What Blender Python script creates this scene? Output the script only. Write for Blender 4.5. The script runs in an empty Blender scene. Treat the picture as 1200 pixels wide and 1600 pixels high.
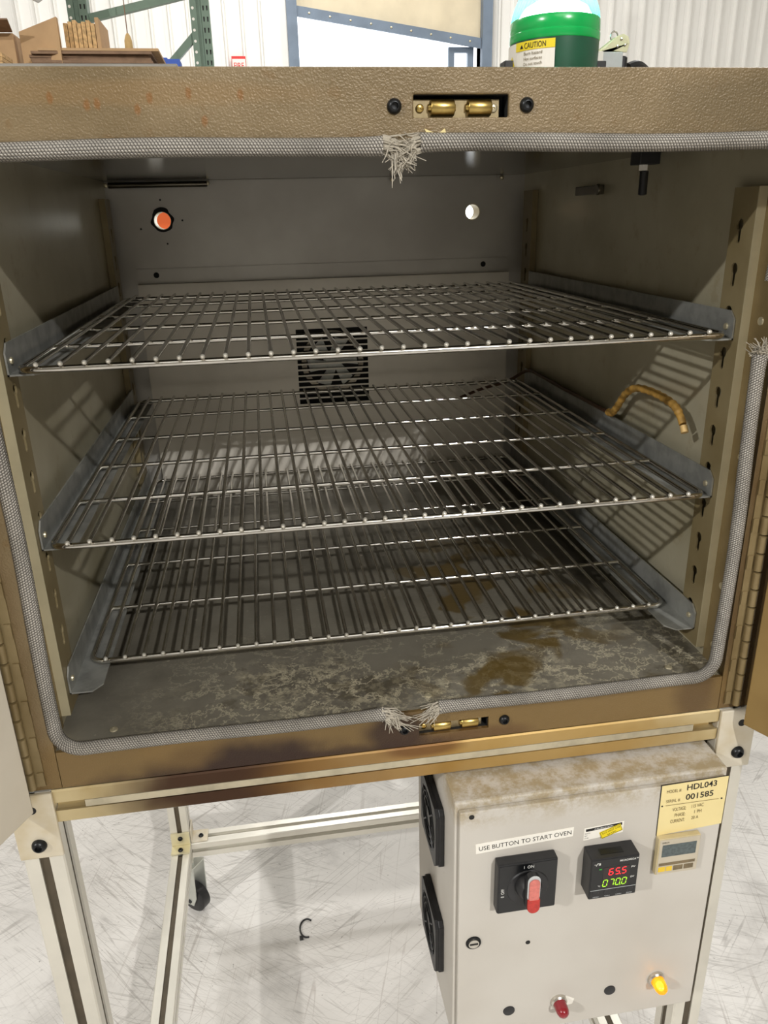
import bpy, math, random
from mathutils import Vector, Matrix
random.seed(7)
PI = math.pi
scene = bpy.context.scene
col = scene.collection

# ---------------------------------------------------------------- camera
cam_data = bpy.data.cameras.new('camera')
cam_data.sensor_fit = 'HORIZONTAL'
cam_data.sensor_width = 36.0
cam_data.lens = 36.0 * 1214.35 / 1200.0
cam_data.clip_start = 0.02
cam = bpy.data.objects.new('camera', cam_data)
_r = Vector((0.9873774, -0.1566765, -0.0232004)); _u = Vector((0.0775278, 0.3503651, 0.9333990)); _f = Vector((0.1381131, 0.9234158, -0.3580894))
m = Matrix((( _r.x, _u.x, -_f.x, -0.11635), (_r.y, _u.y, -_f.y, -0.70504), (_r.z, _u.z, -_f.z, 0.43866), (0, 0, 0, 1)))
cam.matrix_world = m
col.objects.link(cam)
scene.camera = cam

# ---------------------------------------------------------------- world, lamps, exposure
world = bpy.data.worlds.new('world'); scene.world = world; world.use_nodes = True
bg = world.node_tree.nodes['Background']
bg.inputs[0].default_value = (0.95, 0.98, 1.0, 1); bg.inputs[1].default_value = 3.0

def lamp(name, loc, target, size, watts, color=(1, 0.985, 0.962)):
    d = bpy.data.lights.new(name, 'AREA'); d.shape = 'DISK'; d.size = size; d.energy = watts; d.color = color
    o = bpy.data.objects.new(name, d); col.objects.link(o); o.location = loc
    o.rotation_euler = (Vector(target) - Vector(loc)).to_track_quat('-Z', 'Y').to_euler()
    return o
lamp('high_bay_lamp', (-5.6, -3.9, 3.9), (0, 0, 0), 0.17, 275)
lamp('high_bay_lamp', (1.9, -6.2, 4.1), (0, 0, 0), 0.17, 370)
lamp('added_fill_lamp', (-0.3, -4.6, 4.8), (-0.1, -1.5, 0), 3.0, 55)  # broad soft fill, added to lift the shadows inside the oven
lamp('high_bay_lamp', (-3.2, 4.2, 4.2), (-2.2, 3.6, -1), 0.5, 98, (1, 0.99, 0.975))
lamp('high_bay_lamp', (3.6, 4.0, 4.2), (2.6, 3.4, -1), 0.5, 108, (1, 0.99, 0.975))
lamp('high_bay_lamp', (0.4, 5.6, 4.3), (0.4, 6.4, 0), 0.5, 100, (1, 0.99, 0.975))
scene.view_settings.view_transform = 'Standard'
scene.view_settings.look = 'None'
scene.view_settings.exposure = -0.08
scene.view_settings.gamma = 1.0
scene.view_settings.use_curve_mapping = False
scene.cycles.use_denoising = True
scene.cycles.sample_clamp_indirect = 6.0

# ---------------------------------------------------------------- material helpers
def lin(r, g, b):
    f = lambda v: (v / 255 / 12.92) if v / 255 <= 0.04045 else ((v / 255 + 0.055) / 1.055) ** 2.4
    return (f(r), f(g), f(b), 1.0)

class NT:
    def __init__(s, name):
        s.m = bpy.data.materials.new(name); s.m.use_nodes = True
        s.t = s.m.node_tree; s.b = s.t.nodes['Principled BSDF']; s.out = s.t.nodes['Material Output']
        s._pos = None
    def n(s, kind, **kw):
        x = s.t.nodes.new(kind)
        for k, v in kw.items(): setattr(x, k, v)
        return x
    def l(s, a, b): s.t.links.new(a, b)
    def pos(s):
        if s._pos is None: s._pos = s.n('ShaderNodeNewGeometry').outputs['Position']
        return s._pos
    def put(s, sock, v):
        if hasattr(v, 'is_output') or isinstance(v, bpy.types.NodeSocket): s.l(v, sock)
        else: sock.default_value = v
    def math(s, op, a, b=0.0, c=None, clamp=False):
        x = s.n('ShaderNodeMath', operation=op, use_clamp=clamp); s.put(x.inputs[0], a); s.put(x.inputs[1], b)
        if c is not None: s.put(x.inputs[2], c)
        return x.outputs[0]
    def noise(s, scale, detail=3.0, rough=0.55, vec=None, dist=0.0):
        x = s.n('ShaderNodeTexNoise'); s.l(vec or s.pos(), x.inputs['Vector'])
        x.inputs['Scale'].default_value = scale; x.inputs['Detail'].default_value = detail
        x.inputs['Roughness'].default_value = rough; x.inputs['Distortion'].default_value = dist
        return x.outputs['Fac']
    def scaled(s, v3, vec=None):
        x = s.n('ShaderNodeMapping'); s.l(vec or s.pos(), x.inputs[0]); x.inputs['Scale'].default_value = v3
        return x.outputs[0]
    def step(s, v, lo, hi, a=0.0, b=1.0):
        x = s.n('ShaderNodeMapRange', interpolation_type='SMOOTHSTEP'); s.put(x.inputs[0], v)
        x.inputs[1].default_value = lo; x.inputs[2].default_value = hi; x.inputs[3].default_value = a; x.inputs[4].default_value = b
        return x.outputs[0]
    def mix(s, f, a, b):
        x = s.n('ShaderNodeMix', data_type='RGBA'); s.put(x.inputs[0], f); s.put(x.inputs[6], a); s.put(x.inputs[7], b)
        return x.outputs[2]
    def xyz(s, vec=None):
        x = s.n('ShaderNodeSeparateXYZ'); s.l(vec or s.pos(), x.inputs[0]); return x.outputs
    def blob(s, cx, cz, rx, rz, wob=0.6, scale=14.0, lo=1.15, hi=0.45):
        """a stain or painted shade patch in the XZ plane with a ragged outline"""
        o = s.xyz()
        dx = s.math('MULTIPLY', s.math('SUBTRACT', o[0], cx), 1.0 / rx); dz = s.math('MULTIPLY', s.math('SUBTRACT', o[2], cz), 1.0 / rz)
        d = s.math('SQRT', s.math('ADD', s.math('MULTIPLY', dx, dx), s.math('MULTIPLY', dz, dz)))
        d = s.math('ADD', d, s.math('MULTIPLY', s.math('SUBTRACT', s.noise(scale), 0.5), wob * 2))
        return s.step(d, hi, lo, 1.0, 0.0)
    def bump(s, h, strength=0.3, dist=0.001):
        x = s.n('ShaderNodeBump'); x.inputs['Strength'].default_value = strength; x.inputs['Distance'].default_value = dist
        s.put(x.inputs['Height'], h); s.l(x.outputs[0], s.b.inputs['Normal'])
    def base(s, c): s.put(s.b.inputs['Base Color'], c)
    def set(s, rough=0.5, metal=0.0, **kw):
        s.put(s.b.inputs['Roughness'], rough); s.put(s.b.inputs['Metallic'], metal)
        for k, v in kw.items(): s.put(s.b.inputs[k.replace('_', ' ')], v)

def simple(name, c, rough=0.5, metal=0.0, var=0.0, vscale=20.0, bump=0.0, bscale=200.0, bdist=0.001, **kw):
    t = NT(name); c4 = lin(*c)
    if var:
        c2 = (c4[0] * (1 - var), c4[1] * (1 - var), c4[2] * (1 - var), 1)
        t.base(t.mix(t.step(t.noise(vscale, 4), 0.35, 0.7), c4, c2))
    else: t.base(c4)
    t.set(rough, metal, **kw)
    if bump: t.bump(t.noise(bscale, 2), bump, bdist)
    return t.m
def glow(name, c, strength):
    t = NT(name); t.base((0.02, 0.02, 0.02, 1)); t.set(0.4)
    t.b.inputs['Emission Color'].default_value = lin(*c); t.b.inputs['Emission Strength'].default_value = strength
    return t.m

MT = {}
# hammertone tan paint of the oven's front, scorched along the bottom
t = NT('hammertone_paint')
c = t.mix(t.step(t.noise(9, 4), 0.35, 0.7), lin(130, 112, 82), lin(112, 95, 65))
c = t.mix(t.math('MULTIPLY', t.step(t.noise(60, 3), 0.62, 0.72), 0.35), c, lin(112, 84, 44))
z_ = t.xyz()[2]
low = t.step(z_, -0.01, -0.05)
c = t.mix(t.math('MULTIPLY', low, 0.85), c, lin(116, 92, 50))
for (cx, cz, rx, rz, cc, am) in ((-0.175, -0.078, 0.115, 0.030, (44, 24, 13), 0.97), (-0.012, -0.068, 0.038, 0.03, (48, 28, 15), 0.92), (0.075, -0.082, 0.06, 0.014, (80, 50, 24), 0.6), (-0.12, -0.088, 0.2, 0.016, (48, 26, 14), 0.8), (0.325, -0.06, 0.03, 0.04, (70, 48, 22), 0.6), (-0.23, -0.055, 0.05, 0.03, (124, 98, 54), 0.6), (0.33, 0.515, 0.14, 0.03, (98, 84, 58), 0.7), (0.372, 0.1, 0.026, 0.36, (92, 70, 38), 0.8), (-0.372, 0.1, 0.024, 0.36, (98, 78, 46), 0.7), (-0.20, 0.526, 0.16, 0.010, (132, 106, 68), 0.5)):  # the two tall blobs at the sides paint in the open doors' shade
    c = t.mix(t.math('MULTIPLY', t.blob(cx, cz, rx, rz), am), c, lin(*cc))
for (cx, cz) in ((-0.2298, 0.5181), (-0.2223, 0.519), (-0.1940, 0.5150), (-0.1845, 0.5228), (-0.1560, 0.5258), (-0.1460, 0.5071), (-0.1180, 0.5247), (-0.255, 0.523)):
    c = t.mix(t.math('MULTIPLY', t.blob(cx, cz, 0.0028, 0.0046, 0.3, 300), 0.75), c, lin(126, 84, 36))
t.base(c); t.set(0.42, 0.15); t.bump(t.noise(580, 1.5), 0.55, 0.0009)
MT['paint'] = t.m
# drab tan metal of the cavity walls
t = NT('cavity_steel')
c = t.mix(t.step(t.noise(7, 4), 0.3, 0.75), lin(200, 193, 168), lin(178, 170, 142))
c = t.mix(t.math('MULTIPLY', t.step(t.noise(30, 5, 0.7), 0.55, 0.75), 0.4), c, lin(158, 136, 92))
t.base(c); t.set(0.33, 0.4); t.bump(t.noise(150, 2), 0.05, 0.0006)
MT['liner'] = t.m
t = NT('pillar_steel')
c = t.mix(t.step(t.noise(9, 4), 0.3, 0.75), lin(152, 138, 104), lin(128, 113, 78))
t.base(c); t.set(0.4, 0.3); MT['pillar'] = t.m
t = NT('jamb_paint')
c = t.mix(t.step(t.noise(12, 4), 0.3, 0.75), lin(136, 119, 84), lin(110, 92, 58))
t.base(c); t.set(0.42, 0.25); t.bump(t.noise(500, 1.5), 0.2, 0.0006); MT['jamb'] = t.m
t = NT('back_steel')
c = t.mix(t.step(t.noise(6, 4), 0.3, 0.75), lin(206, 203, 196), lin(186, 182, 175))
t.base(c); t.set(0.4, 0.5); t.bump(t.noise(220, 2), 0.08, 0.0006)
MT['back'] = t.m
t = NT('baffle_steel')
c = t.mix(t.step(t.noise(8, 4), 0.3, 0.75), lin(228, 222, 210), lin(210, 204, 192))
t.base(c); t.set(0.45, 0.35); t.bump(t.noise(260, 2), 0.12, 0.0006)
MT['baffle'] = t.m
# oven floor: grey baked steel with lime crust near the front and varnish-brown spills at right
t = NT('baked_floor')
c = t.mix(t.step(t.noise(10, 4), 0.3, 0.75), lin(136, 131, 118), lin(104, 99, 88))
o = t.xyz()
front = t.step(o[1], 0.2, 0.01)
mid = t.math('MULTIPLY', t.step(o[0], -0.33, -0.15), front)
crust = t.math('MULTIPLY', t.step(t.math('ABSOLUTE', t.math('SUBTRACT', t.noise(22, 6, 0.7, dist=0.25), 0.52)), 0.022, 0.0), mid)
patch = t.math('MULTIPLY', t.math('MULTIPLY', t.step(t.noise(75, 6, 0.8), 0.46, 0.6), t.step(t.noise(9, 3), 0.42, 0.62)), mid)
c = t.mix(t.math('MULTIPLY', patch, 0.8), c, lin(186, 178, 152))
c = t.mix(t.math('MULTIPLY', t.math('MULTIPLY', t.step(t.noise(16, 5, 0.7), 0.55, 0.62), mid), 0.55), c, lin(84, 76, 58))
c = t.mix(t.math('MULTIPLY', crust, 0.8), c, lin(206, 197, 170))
spill = t.math('MULTIPLY', t.step(t.noise(11, 3, 0.5, dist=0.4), 0.5, 0.56), t.math('MULTIPLY', t.step(o[0], -0.02, 0.1), t.math('MULTIPLY', t.step(o[0], 0.33, 0.2), t.step(o[1], 0.5, 0.3))))
c = t.mix(t.math('MULTIPLY', spill, 0.85), c, lin(98, 78, 28))
spot = t.step(t.noise(75, 3), 0.7, 0.76)
c = t.mix(t.math('MULTIPLY', spot, 0.6), c, lin(190, 182, 160))
t.base(c); t.set(t.math('ADD', 0.30, t.math('MULTIPLY', patch, 0.4)), 0.25)
t.bump(t.math('ADD', t.noise(160, 3), t.math('MULTIPLY', crust, 0.8)), 0.25, 0.001)
MT['oven_floor'] = t.m
MT['ceiling_steel'] = simple('dark_ceiling_steel', (104, 98, 86), 0.16, 0.8, 0.2, 6)
MT['dark'] = simple('dark_void', (30, 29, 27), 0.8)
MT['chrome'] = simple('chrome_wire', (214, 211, 204), 0.13, 1.0, 0.2, 40)
MT['cut_end'] = simple('bright_cut_end', (232, 228, 216), 0.3, 0.6)
MT['galv'] = simple('galvanised_steel', (176, 177, 172), 0.4, 0.6, 0.3, 45, 0.06, 120)
MT['bright_edge'] = simple('worn_edge_steel', (205, 194, 160), 0.4, 0.4, 0.15, 20)
MT['brass'] = simple('brass', (202, 174, 104), 0.3, 1.0, 0.2, 120)
MT['plate_steel'] = simple('catch_plate_steel', (168, 152, 118), 0.4, 0.8, 0.2, 100)
MT['bolt'] = simple('black_oxide_bolt', (44, 45, 46), 0.35, 0.7)
MT['rivet'] = simple('rivet_steel', (210, 200, 170), 0.35, 0.7)
# aluminium profile, heat-tinted where it runs under the oven door
t = NT('tinted_aluminium')
c = t.mix(t.step(t.noise(12, 4), 0.35, 0.7), lin(205, 188, 146), lin(186, 164, 116))
for (cx, cz, rx, rz, cc, am) in ((-0.19, -0.105, 0.13, 0.07, (58, 29, 15), 0.96), (-0.03, -0.105, 0.13, 0.06, (142, 104, 50), 0.8), (0.16, -0.105, 0.16, 0.06, (176, 138, 66), 0.7), (0.02, -0.09, 0.05, 0.012, (96, 56, 26), 0.7)):
    c = t.mix(t.math('MULTIPLY', t.blob(cx, cz, rx, rz, 0.35, 9), am), c, lin(*cc))
t.base(c); t.set(0.36, 0.6)
MT['alu_tint'] = t.m
MT['alu'] = simple('anodised_aluminium', (226, 222, 210), 0.34, 0.5, 0.08, 15)
MT['alu_slot'] = simple('slot_cover_strip', (196, 186, 160), 0.45, 0.3, 0.35, 25)
MT['slot_dark'] = simple('grimy_slot_insert', (84, 74, 58), 0.6, 0.2, 0.3, 30)
t = NT('bracket_plate')
c = t.mix(t.step(t.noise(14, 4), 0.4, 0.75), lin(212, 204, 186), lin(190, 172, 132))
t.base(c); t.set(0.45, 0.3); MT['bracket'] = t.m
MT['gold_bracket'] = simple('gold_zinc_bracket', (226, 217, 182), 0.35, 0.6, 0.1, 30)
# powder-coated control box, browned dust along its top lip
t = NT('box_paint')
c = t.mix(t.step(t.noise(5, 3), 0.35, 0.7), lin(196, 191, 182), lin(186, 180, 170))
dust = t.math('MULTIPLY', t.step(t.xyz()[2], -0.175, -0.135), t.step(t.noise(38, 6, 0.75), 0.36, 0.62))
c = t.mix(t.math('MULTIPLY', dust, 0.75), c, lin(150, 130, 86))
c = t.mix(t.math('MULTIPLY', t.step(t.noise(48, 2), 0.74, 0.78), 0.6), c, lin(120, 104, 82))
t.base(c); t.set(0.5); t.bump(t.noise(700, 1.5), 0.12, 0.0005)
MT['box'] = t.m
MT['black_plastic'] = simple('black_plastic', (34, 34, 36), 0.45, 0, 0.25, 90)
MT['black_gloss'] = simple('black_faceplate', (17, 18, 20), 0.3)
MT['red'] = simple('red_plastic', (190, 52, 44), 0.4, 0, 0.25, 200)
MT['pinkworn'] = simple('worn_red_plastic', (214, 122, 112), 0.5, 0, 0.2, 260)
MT['white_print'] = simple('white_print', (225, 225, 220), 0.6)
MT['black_print'] = simple('black_print', (22, 20, 18), 0.6)
MT['grey_print'] = simple('thin_brown_print', (112, 96, 60), 0.6)
MT['label_white'] = simple('white_label', (236, 232, 222), 0.5)
MT['label_yellow'] = simple('yellow_label', (238, 214, 42), 0.45)
MT['nameplate'] = simple('brass_yellow_nameplate', (238, 220, 160), 0.35, 0.25, 0.06, 12)
MT['timer_case'] = simple('aged_beige_plastic', (196, 180, 140), 0.5, 0, 0.2, 30)
MT['timer_face'] = simple('timer_faceplate', (190, 180, 160), 0.45, 0, 0.1, 30)
MT['lcd'] = simple('grey_lcd', (86, 96, 96), 0.3, 0, 0.35, 300)
MT['timer_key'] = simple('timer_key_brown', (122, 106, 78), 0.5, 0, 0.3, 120)
MT['yellow_key'] = simple('timer_key_yellow', (226, 190, 52), 0.5)
MT['seg_red'] = glow('red_segment', (255, 30, 40), 2.6)
MT['seg_green'] = glow('green_segment', (170, 240, 30), 1.6)
MT['led_green'] = glow('green_led', (20, 190, 40), 0.7)
MT['display_glass'] = simple('display_window', (40, 26, 26), 0.2)
t = NT('amber_lens')
tr = t.n('ShaderNodeBsdfTransparent'); tr.inputs[0].default_value = (1.0, 0.55, 0.08, 1)
tl = t.n('ShaderNodeBsdfTranslucent'); tl.inputs[0].default_value = (1.0, 0.5, 0.05, 1)
mx = t.n('ShaderNodeMixShader'); mx.inputs[0].default_value = 0.5
t.l(tr.outputs[0], mx.inputs[1]); t.l(tl.outputs[0], mx.inputs[2])
gl = t.n('ShaderNodeBsdfGlossy'); gl.inputs['Roughness'].default_value = 0.12
mx2 = t.n('ShaderNodeMixShader'); mx2.inputs[0].default_value = 0.06
t.l(mx.outputs[0], mx2.inputs[1]); t.l(gl.outputs[0], mx2.inputs[2]); t.l(mx2.outputs[0], t.out.inputs[0])
MT['amber'] = t.m
MT['amber_core'] = glow('amber_filament', (255, 226, 120), 9.0)
MT['red_lens'] = simple('red_lens', (136, 22, 34), 0.2, 0, Coat_Weight=0.5)
MT['nickel'] = simple('nickel_bezel', (205, 200, 190), 0.25, 0.9)
# braided glass-fibre gasket (weave from the strip's own UV)
t = NT('braided_gasket')
uv = t.n('ShaderNodeUVMap').outputs[0]; o = t.xyz(uv)
row = t.math('FRACT', t.math('MULTIPLY', o[1], 18.0)); rowi = t.math('FLOOR', t.math('MULTIPLY', o[1], 18.0))
ph = t.math('ADD', t.math('MULTIPLY', o[0], 2 * PI / 0.0025), t.math('MULTIPLY', rowi, PI))
ph = t.math('ADD', ph, t.math('MULTIPLY', row, 2.2))
wv = t.math('ADD', t.math('MULTIPLY', t.math('SINE', ph), 0.5), 0.5)
gap = t.math('MULTIPLY', t.math('SUBTRACT', 1.0, row), t.math('MULTIPLY', row, 4.0))
h = t.math('MULTIPLY', t.math('POWER', wv, 0.6), gap)
c = t.mix(t.step(t.noise(20, 4), 0.3, 0.75), lin(204, 198, 188), lin(172, 167, 158))
c = t.mix(t.step(h, 0.0, 0.5, 1.0, 0.0), c, lin(84, 80, 75))
t.base(c); t.set(0.4, 0.25); t.bump(h, 0.9, 0.0016)
MT['gasket'] = t.m
MT['fray'] = simple('frayed_fibre', (190, 182, 166), 0.5, 0.2, 0.3, 200)
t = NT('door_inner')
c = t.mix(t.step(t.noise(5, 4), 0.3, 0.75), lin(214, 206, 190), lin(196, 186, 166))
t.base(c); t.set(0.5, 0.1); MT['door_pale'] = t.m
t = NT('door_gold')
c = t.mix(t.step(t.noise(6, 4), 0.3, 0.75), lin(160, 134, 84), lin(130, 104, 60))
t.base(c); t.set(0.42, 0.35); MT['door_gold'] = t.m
MT['rust'] = simple('rust_stain', (150, 92, 50), 0.6, 0, 0.3, 60)
MT['cable_brown'] = simple('brown_cable', (84, 56, 36), 0.5, 0, 0.3, 60)
MT['cable_yellow'] = simple('scorched_yellow_sleeve', (196, 152, 74), 0.55, 0, 0.5, 70)
# ---- the hall
t = NT('concrete')
c = t.mix(t.step(t.noise(1.3, 5), 0.3, 0.7), lin(224, 221, 216), lin(204, 200, 194))
c = t.mix(t.math('MULTIPLY', t.step(t.noise(5, 6, 0.7), 0.48, 0.72), 0.5), c, lin(156, 152, 147))
def scratches(ang, sc, thr, am, c, tone):
    mp = t.n('ShaderNodeMapping'); t.l(t.pos(), mp.inputs[0]); mp.inputs['Rotation'].default_value = (0, 0, ang)
    f = t.step(t.math('ABSOLUTE', t.math('SUBTRACT', t.noise(1.0, 2, 0.5, t.scaled((sc, sc * 0.03, 1), mp.outputs[0])), 0.5)), thr, 0.0)
    f = t.math('MULTIPLY', f, t.step(t.noise(3.2, 3, 0.6, t.scaled((1.0, 1.0 + ang, 1.0))), 0.42, 0.62))
    return t.mix(t.math('MULTIPLY', f, am), c, lin(*tone))
for (a, sc, th, am, tone) in ((0.9, 34, 0.016, 0.45, (120, 112, 104)), (-0.7, 40, 0.014, 0.45, (116, 108, 100)), (0.25, 26, 0.011, 0.42, (132, 118, 108)), (1.4, 44, 0.012, 0.38, (120, 114, 108)), (-1.2, 60, 0.017, 0.38, (128, 122, 114)), (2.3, 70, 0.017, 0.38, (130, 124, 118))):
    c = scratches(a, sc, th, am, c, tone)
c = t.mix(t.math('MULTIPLY', t.step(t.noise(130, 2), 0.70, 0.76), 0.55), c, lin(84, 76, 70))
t.base(c); t.set(0.42); t.bump(t.noise(40, 4), 0.05, 0.003)
MT['concrete'] = t.m
MT['wall_white'] = simple('white_metal_wall', (240, 238, 232), 0.5, 0.0, 0.04, 2)
MT['wall_plain'] = simple('painted_wall', (206, 202, 194), 0.7)
MT['room_ceiling'] = simple('room_ceiling', (170, 168, 162), 0.8)
MT['frame_blue'] = simple('blue_grey_steel', (116, 130, 146), 0.5, 0.2, 0.2, 5)
MT['curtain'] = simple('tan_curtain', (226, 212, 182), 0.8, 0, 0.12, 3)
MT['rack_green'] = simple('rack_green_paint', (108, 130, 112), 0.5, 0, 0.2, 8)
MT['rack_orange'] = simple('rack_orange_paint', (244, 108, 42), 0.5)
MT['card'] = simple('corrugated_cardboard', (190, 156, 116), 0.85, 0, 0.15, 9)
MT['card_dark'] = simple('corrugated_cardboard_brown', (142, 114, 90), 0.85, 0, 0.25, 30)
MT['card_edge'] = simple('corrugated_edge', (216, 178, 126), 0.9, 0, 0.4, 90)
MT['blue_bin'] = simple('blue_plastic', (60, 96, 190), 0.45)
MT['wood'] = simple('pale_wood', (206, 172, 112), 0.6, 0, 0.15, 30)
MT['film'] = simple('clear_film', (236, 234, 228), 0.2, 0, 0.1, 20, Transmission_Weight=0.35)
MT['sign_red'] = simple('sign_red', (216, 48, 44), 0.5)
MT['deck_steel'] = simple('shelf_deck', (150, 146, 138), 0.5, 0.3, 0.15, 6)
MT['rubber'] = simple('black_rubber', (36, 36, 37), 0.4, 0, 0.3, 60)
MT['fork'] = simple('zinc_fork', (206, 208, 200), 0.35, 0.5, 0.1, 20)
MT['beacon_green'] = simple('green_plastic', (10, 176, 84), 0.25, 0, 0.1, 40, Coat_Weight=0.4)  # collar green brightened to stand in for lamp light glowing through
MT['beacon_dark'] = simple('dark_green_base', (30, 84, 60), 0.35, 0, 0.2, 40)
t = NT('beacon_lens')
tr = t.n('ShaderNodeBsdfTransparent'); tr.inputs[0].default_value = (0.5, 1.0, 0.93, 1)
tl = t.n('ShaderNodeBsdfTranslucent'); tl.inputs[0].default_value = (0.18, 0.95, 0.8, 1)
mx = t.n('ShaderNodeMixShader'); mx.inputs[0].default_value = 0.55
t.l(tr.outputs[0], mx.inputs[1]); t.l(tl.outputs[0], mx.inputs[2])
gl = t.n('ShaderNodeBsdfGlossy'); gl.inputs['Roughness'].default_value = 0.1
mx2 = t.n('ShaderNodeMixShader'); mx2.inputs[0].default_value = 0.06
t.l(mx.outputs[0], mx2.inputs[1]); t.l(gl.outputs[0], mx2.inputs[2]); t.l(mx2.outputs[0], t.out.inputs[0])
MT['beacon_lens'] = t.m
MT['beacon_core'] = glow('beacon_led_core', (225, 255, 245), 16.0)
MT['beige_metal'] = simple('beige_lever', (206, 202, 166), 0.45, 0.3, 0.1, 60)
MT['clear_grey'] = simple('grey_plastic', (196, 200, 200), 0.3, 0, 0.1, 60)

# ---------------------------------------------------------------- mesh helpers
ORG = {}
class MB:
    def __init__(s): s.v = []; s.f = []; s.uv = {}; s.mi = []
    def add(s, vs, fs, mi=0):
        o = len(s.v); s.v += [Vector(p) for p in vs]; s.f += [tuple(i + o for i in f) for f in fs]; s.mi += [mi] * len(fs); return s
    def box(s, x0, x1, y0, y1, z0, z1, mi=0):
        vs = [(x, y, z) for z in (z0, z1) for y in (y0, y1) for x in (x0, x1)]
        return s.add(vs, [(0, 2, 3, 1), (4, 5, 7, 6), (0, 1, 5, 4), (2, 6, 7, 3), (0, 4, 6, 2), (1, 3, 7, 5)], mi)
    def prism(s, poly, axis, a, b, mi=0):
        """2-D polygon extruded along an axis; polygon plane: x->(y,z), y->(x,z), z->(x,y)"""
        n = len(poly)
        put = {'x': lambda p, t: (t, p[0], p[1]), 'y': lambda p, t: (p[0], t, p[1]), 'z': lambda p, t: (p[0], p[1], t)}[axis]
        area = sum(poly[i][0] * poly[(i + 1) % n][1] - poly[(i + 1) % n][0] * poly[i][1] for i in range(n))
        if (area < 0) != (axis == 'y'): poly = poly[::-1]
        vs = [put(p, a) for p in poly] + [put(p, b) for p in poly]
        if a > b: vs = vs[n:] + vs[:n]
        return s.add(vs, [tuple(range(n))[::-1], tuple(range(n, 2 * n))] + [(i, (i + 1) % n, n + (i + 1) % n, n + i) for i in range(n)], mi)
    def ring(s, outer, inner, y0, y1, mi=0):
        """rectangular frame in XZ with depth along Y; rect = (x0,x1,z0,z1)"""
        def c(r): return [(r[0], r[2]), (r[1], r[2]), (r[1], r[3]), (r[0], r[3])]
        O, I = c(outer), c(inner)
        vs = [(p[0], y, p[1]) for y in (y0, y1) for p in O + I]
        fs = []
        for i in range(4):
            j = (i + 1) % 4
            fs += [(i, j, 4 + j, 4 + i), (8 + j, 8 + i, 12 + i, 12 + j), (j, i, 8 + i, 8 + j), (4 + i, 4 + j, 12 + j, 12 + i)]
        return s.add(vs, fs, mi)
    def tube(s, path, r, n=8, closed=False, caps=True, mi=0, uv=False):
        P = [Vector(p) for p in path]; N = len(P); rs = r if isinstance(r, (list, tuple)) else [r] * N
        T = []
        for i in range(N):
            if closed: d = P[(i + 1) % N] - P[i - 1]
            else: d = P[min(i + 1, N - 1)] - P[max(i - 1, 0)]
            T.append(d.normalized())
        a = Vector((0, 0, 1)) if abs(T[0].z) < 0.9 else Vector((1, 0, 0))
        u = (a - T[0] * a.dot(T[0])).normalized(); vs = []
        for i in range(N):
            u = (u - T[i] * u.dot(T[i])).normalized(); w = T[i].cross(u)
            vs += [P[i] + (u * math.cos(2 * PI * k / n) + w * math.sin(2 * PI * k / n)) * rs[i] for k in range(n)]
        fs = []
        for i in range(N if closed else N - 1):
            j = (i + 1) % N
            fs += [(i * n + k, i * n + (k + 1) % n, j * n + (k + 1) % n, j * n + k) for k in range(n)]
        if caps and not closed: fs += [tuple(range(n))[::-1], tuple((N - 1) * n + k for k in range(n))]
        return s.add(vs, fs, mi)
    def lathe(s, prof, n=24, origin=(0, 0, 0), axis='z', mi=0):
        """profile (radius, height); axis 'z' up, '-y' towards the viewer, 'x', '-x'"""
        put = {'z': lambda a, b, h: (a, b, h), '-y': lambda a, b, h: (a, -h, b), 'y': lambda a, b, h: (a, h, -b), 'x': lambda a, b, h: (h, a, b), '-x': lambda a, b, h: (-h, -a, b)}[axis]
        vs = []; O = Vector(origin)
        for (r, h) in prof:
            vs += [O + Vector(put(max(r, 1e-5) * math.cos(2 * PI * k / n), max(r, 1e-5) * math.sin(2 * PI * k / n), h)) for k in range(n)]
        fs = []
        for i in range(len(prof) - 1):
            fs += [(i * n + k, i * n + (k + 1) % n, (i + 1) * n + (k + 1) % n, (i + 1) * n + k) for k in range(n)]
        fs += [tuple(range(n))[::-1], tuple((len(prof) - 1) * n + k for k in range(n))]
        return s.add(vs, fs, mi)
    def xf(s, fn, start=0):
        s.v[start:] = [Vector(fn(p)) for p in s.v[start:]]; return s
    def build(s, name, mat, parent=None, smooth=False, bevel=0.0, seg=2, origin=None, uvf=None):
        if origin is None:
            lo = [min(p[i] for p in s.v) for i in range(3)]; hi = [max(p[i] for p in s.v) for i in range(3)]
            origin = Vector(((lo[0] + hi[0]) / 2, (lo[1] + hi[1]) / 2, lo[2]))
        origin = Vector(origin)
        me = bpy.data.meshes.new(name); me.from_pydata([tuple(p - origin) for p in s.v], [], s.f)
        mats = mat if isinstance(mat, (list, tuple)) else [mat]
        for k in mats: me.materials.append(MT[k])
        if len(mats) > 1: me.polygons.foreach_set('material_index', s.mi)
        if smooth:
            me.polygons.foreach_set('use_smooth', [True] * len(me.polygons))
            try: me.set_sharp_from_angle(angle=math.radians(40))
            except Exception: pass
        if uvf:
            L = me.uv_layers.new(name='uv')
            for lp in me.loops: L.data[lp.index].uv = uvf[lp.vertex_index]
        me.update()
        return place(name, me, parent, origin, bevel, seg)
def place(name, me, parent, origin, bevel=0.0, seg=2):
    o = bpy.data.objects.new(name, me); col.objects.link(o); origin = Vector(origin); ORG[o.name] = origin
    if parent is not None:
        o.parent = parent; o.location = origin - ORG[parent.name]
    else: o.location = origin
    if bevel:
        b = o.modifiers.new('bevel', 'BEVEL'); b.width = bevel; b.segments = seg; b.limit_method = 'ANGLE'; b.angle_limit = math.radians(35)
    return o
def tag(o, label, cat, group=None):
    o['label'] = label; o['category'] = cat
    if group: o['group'] = group
    return o
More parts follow.
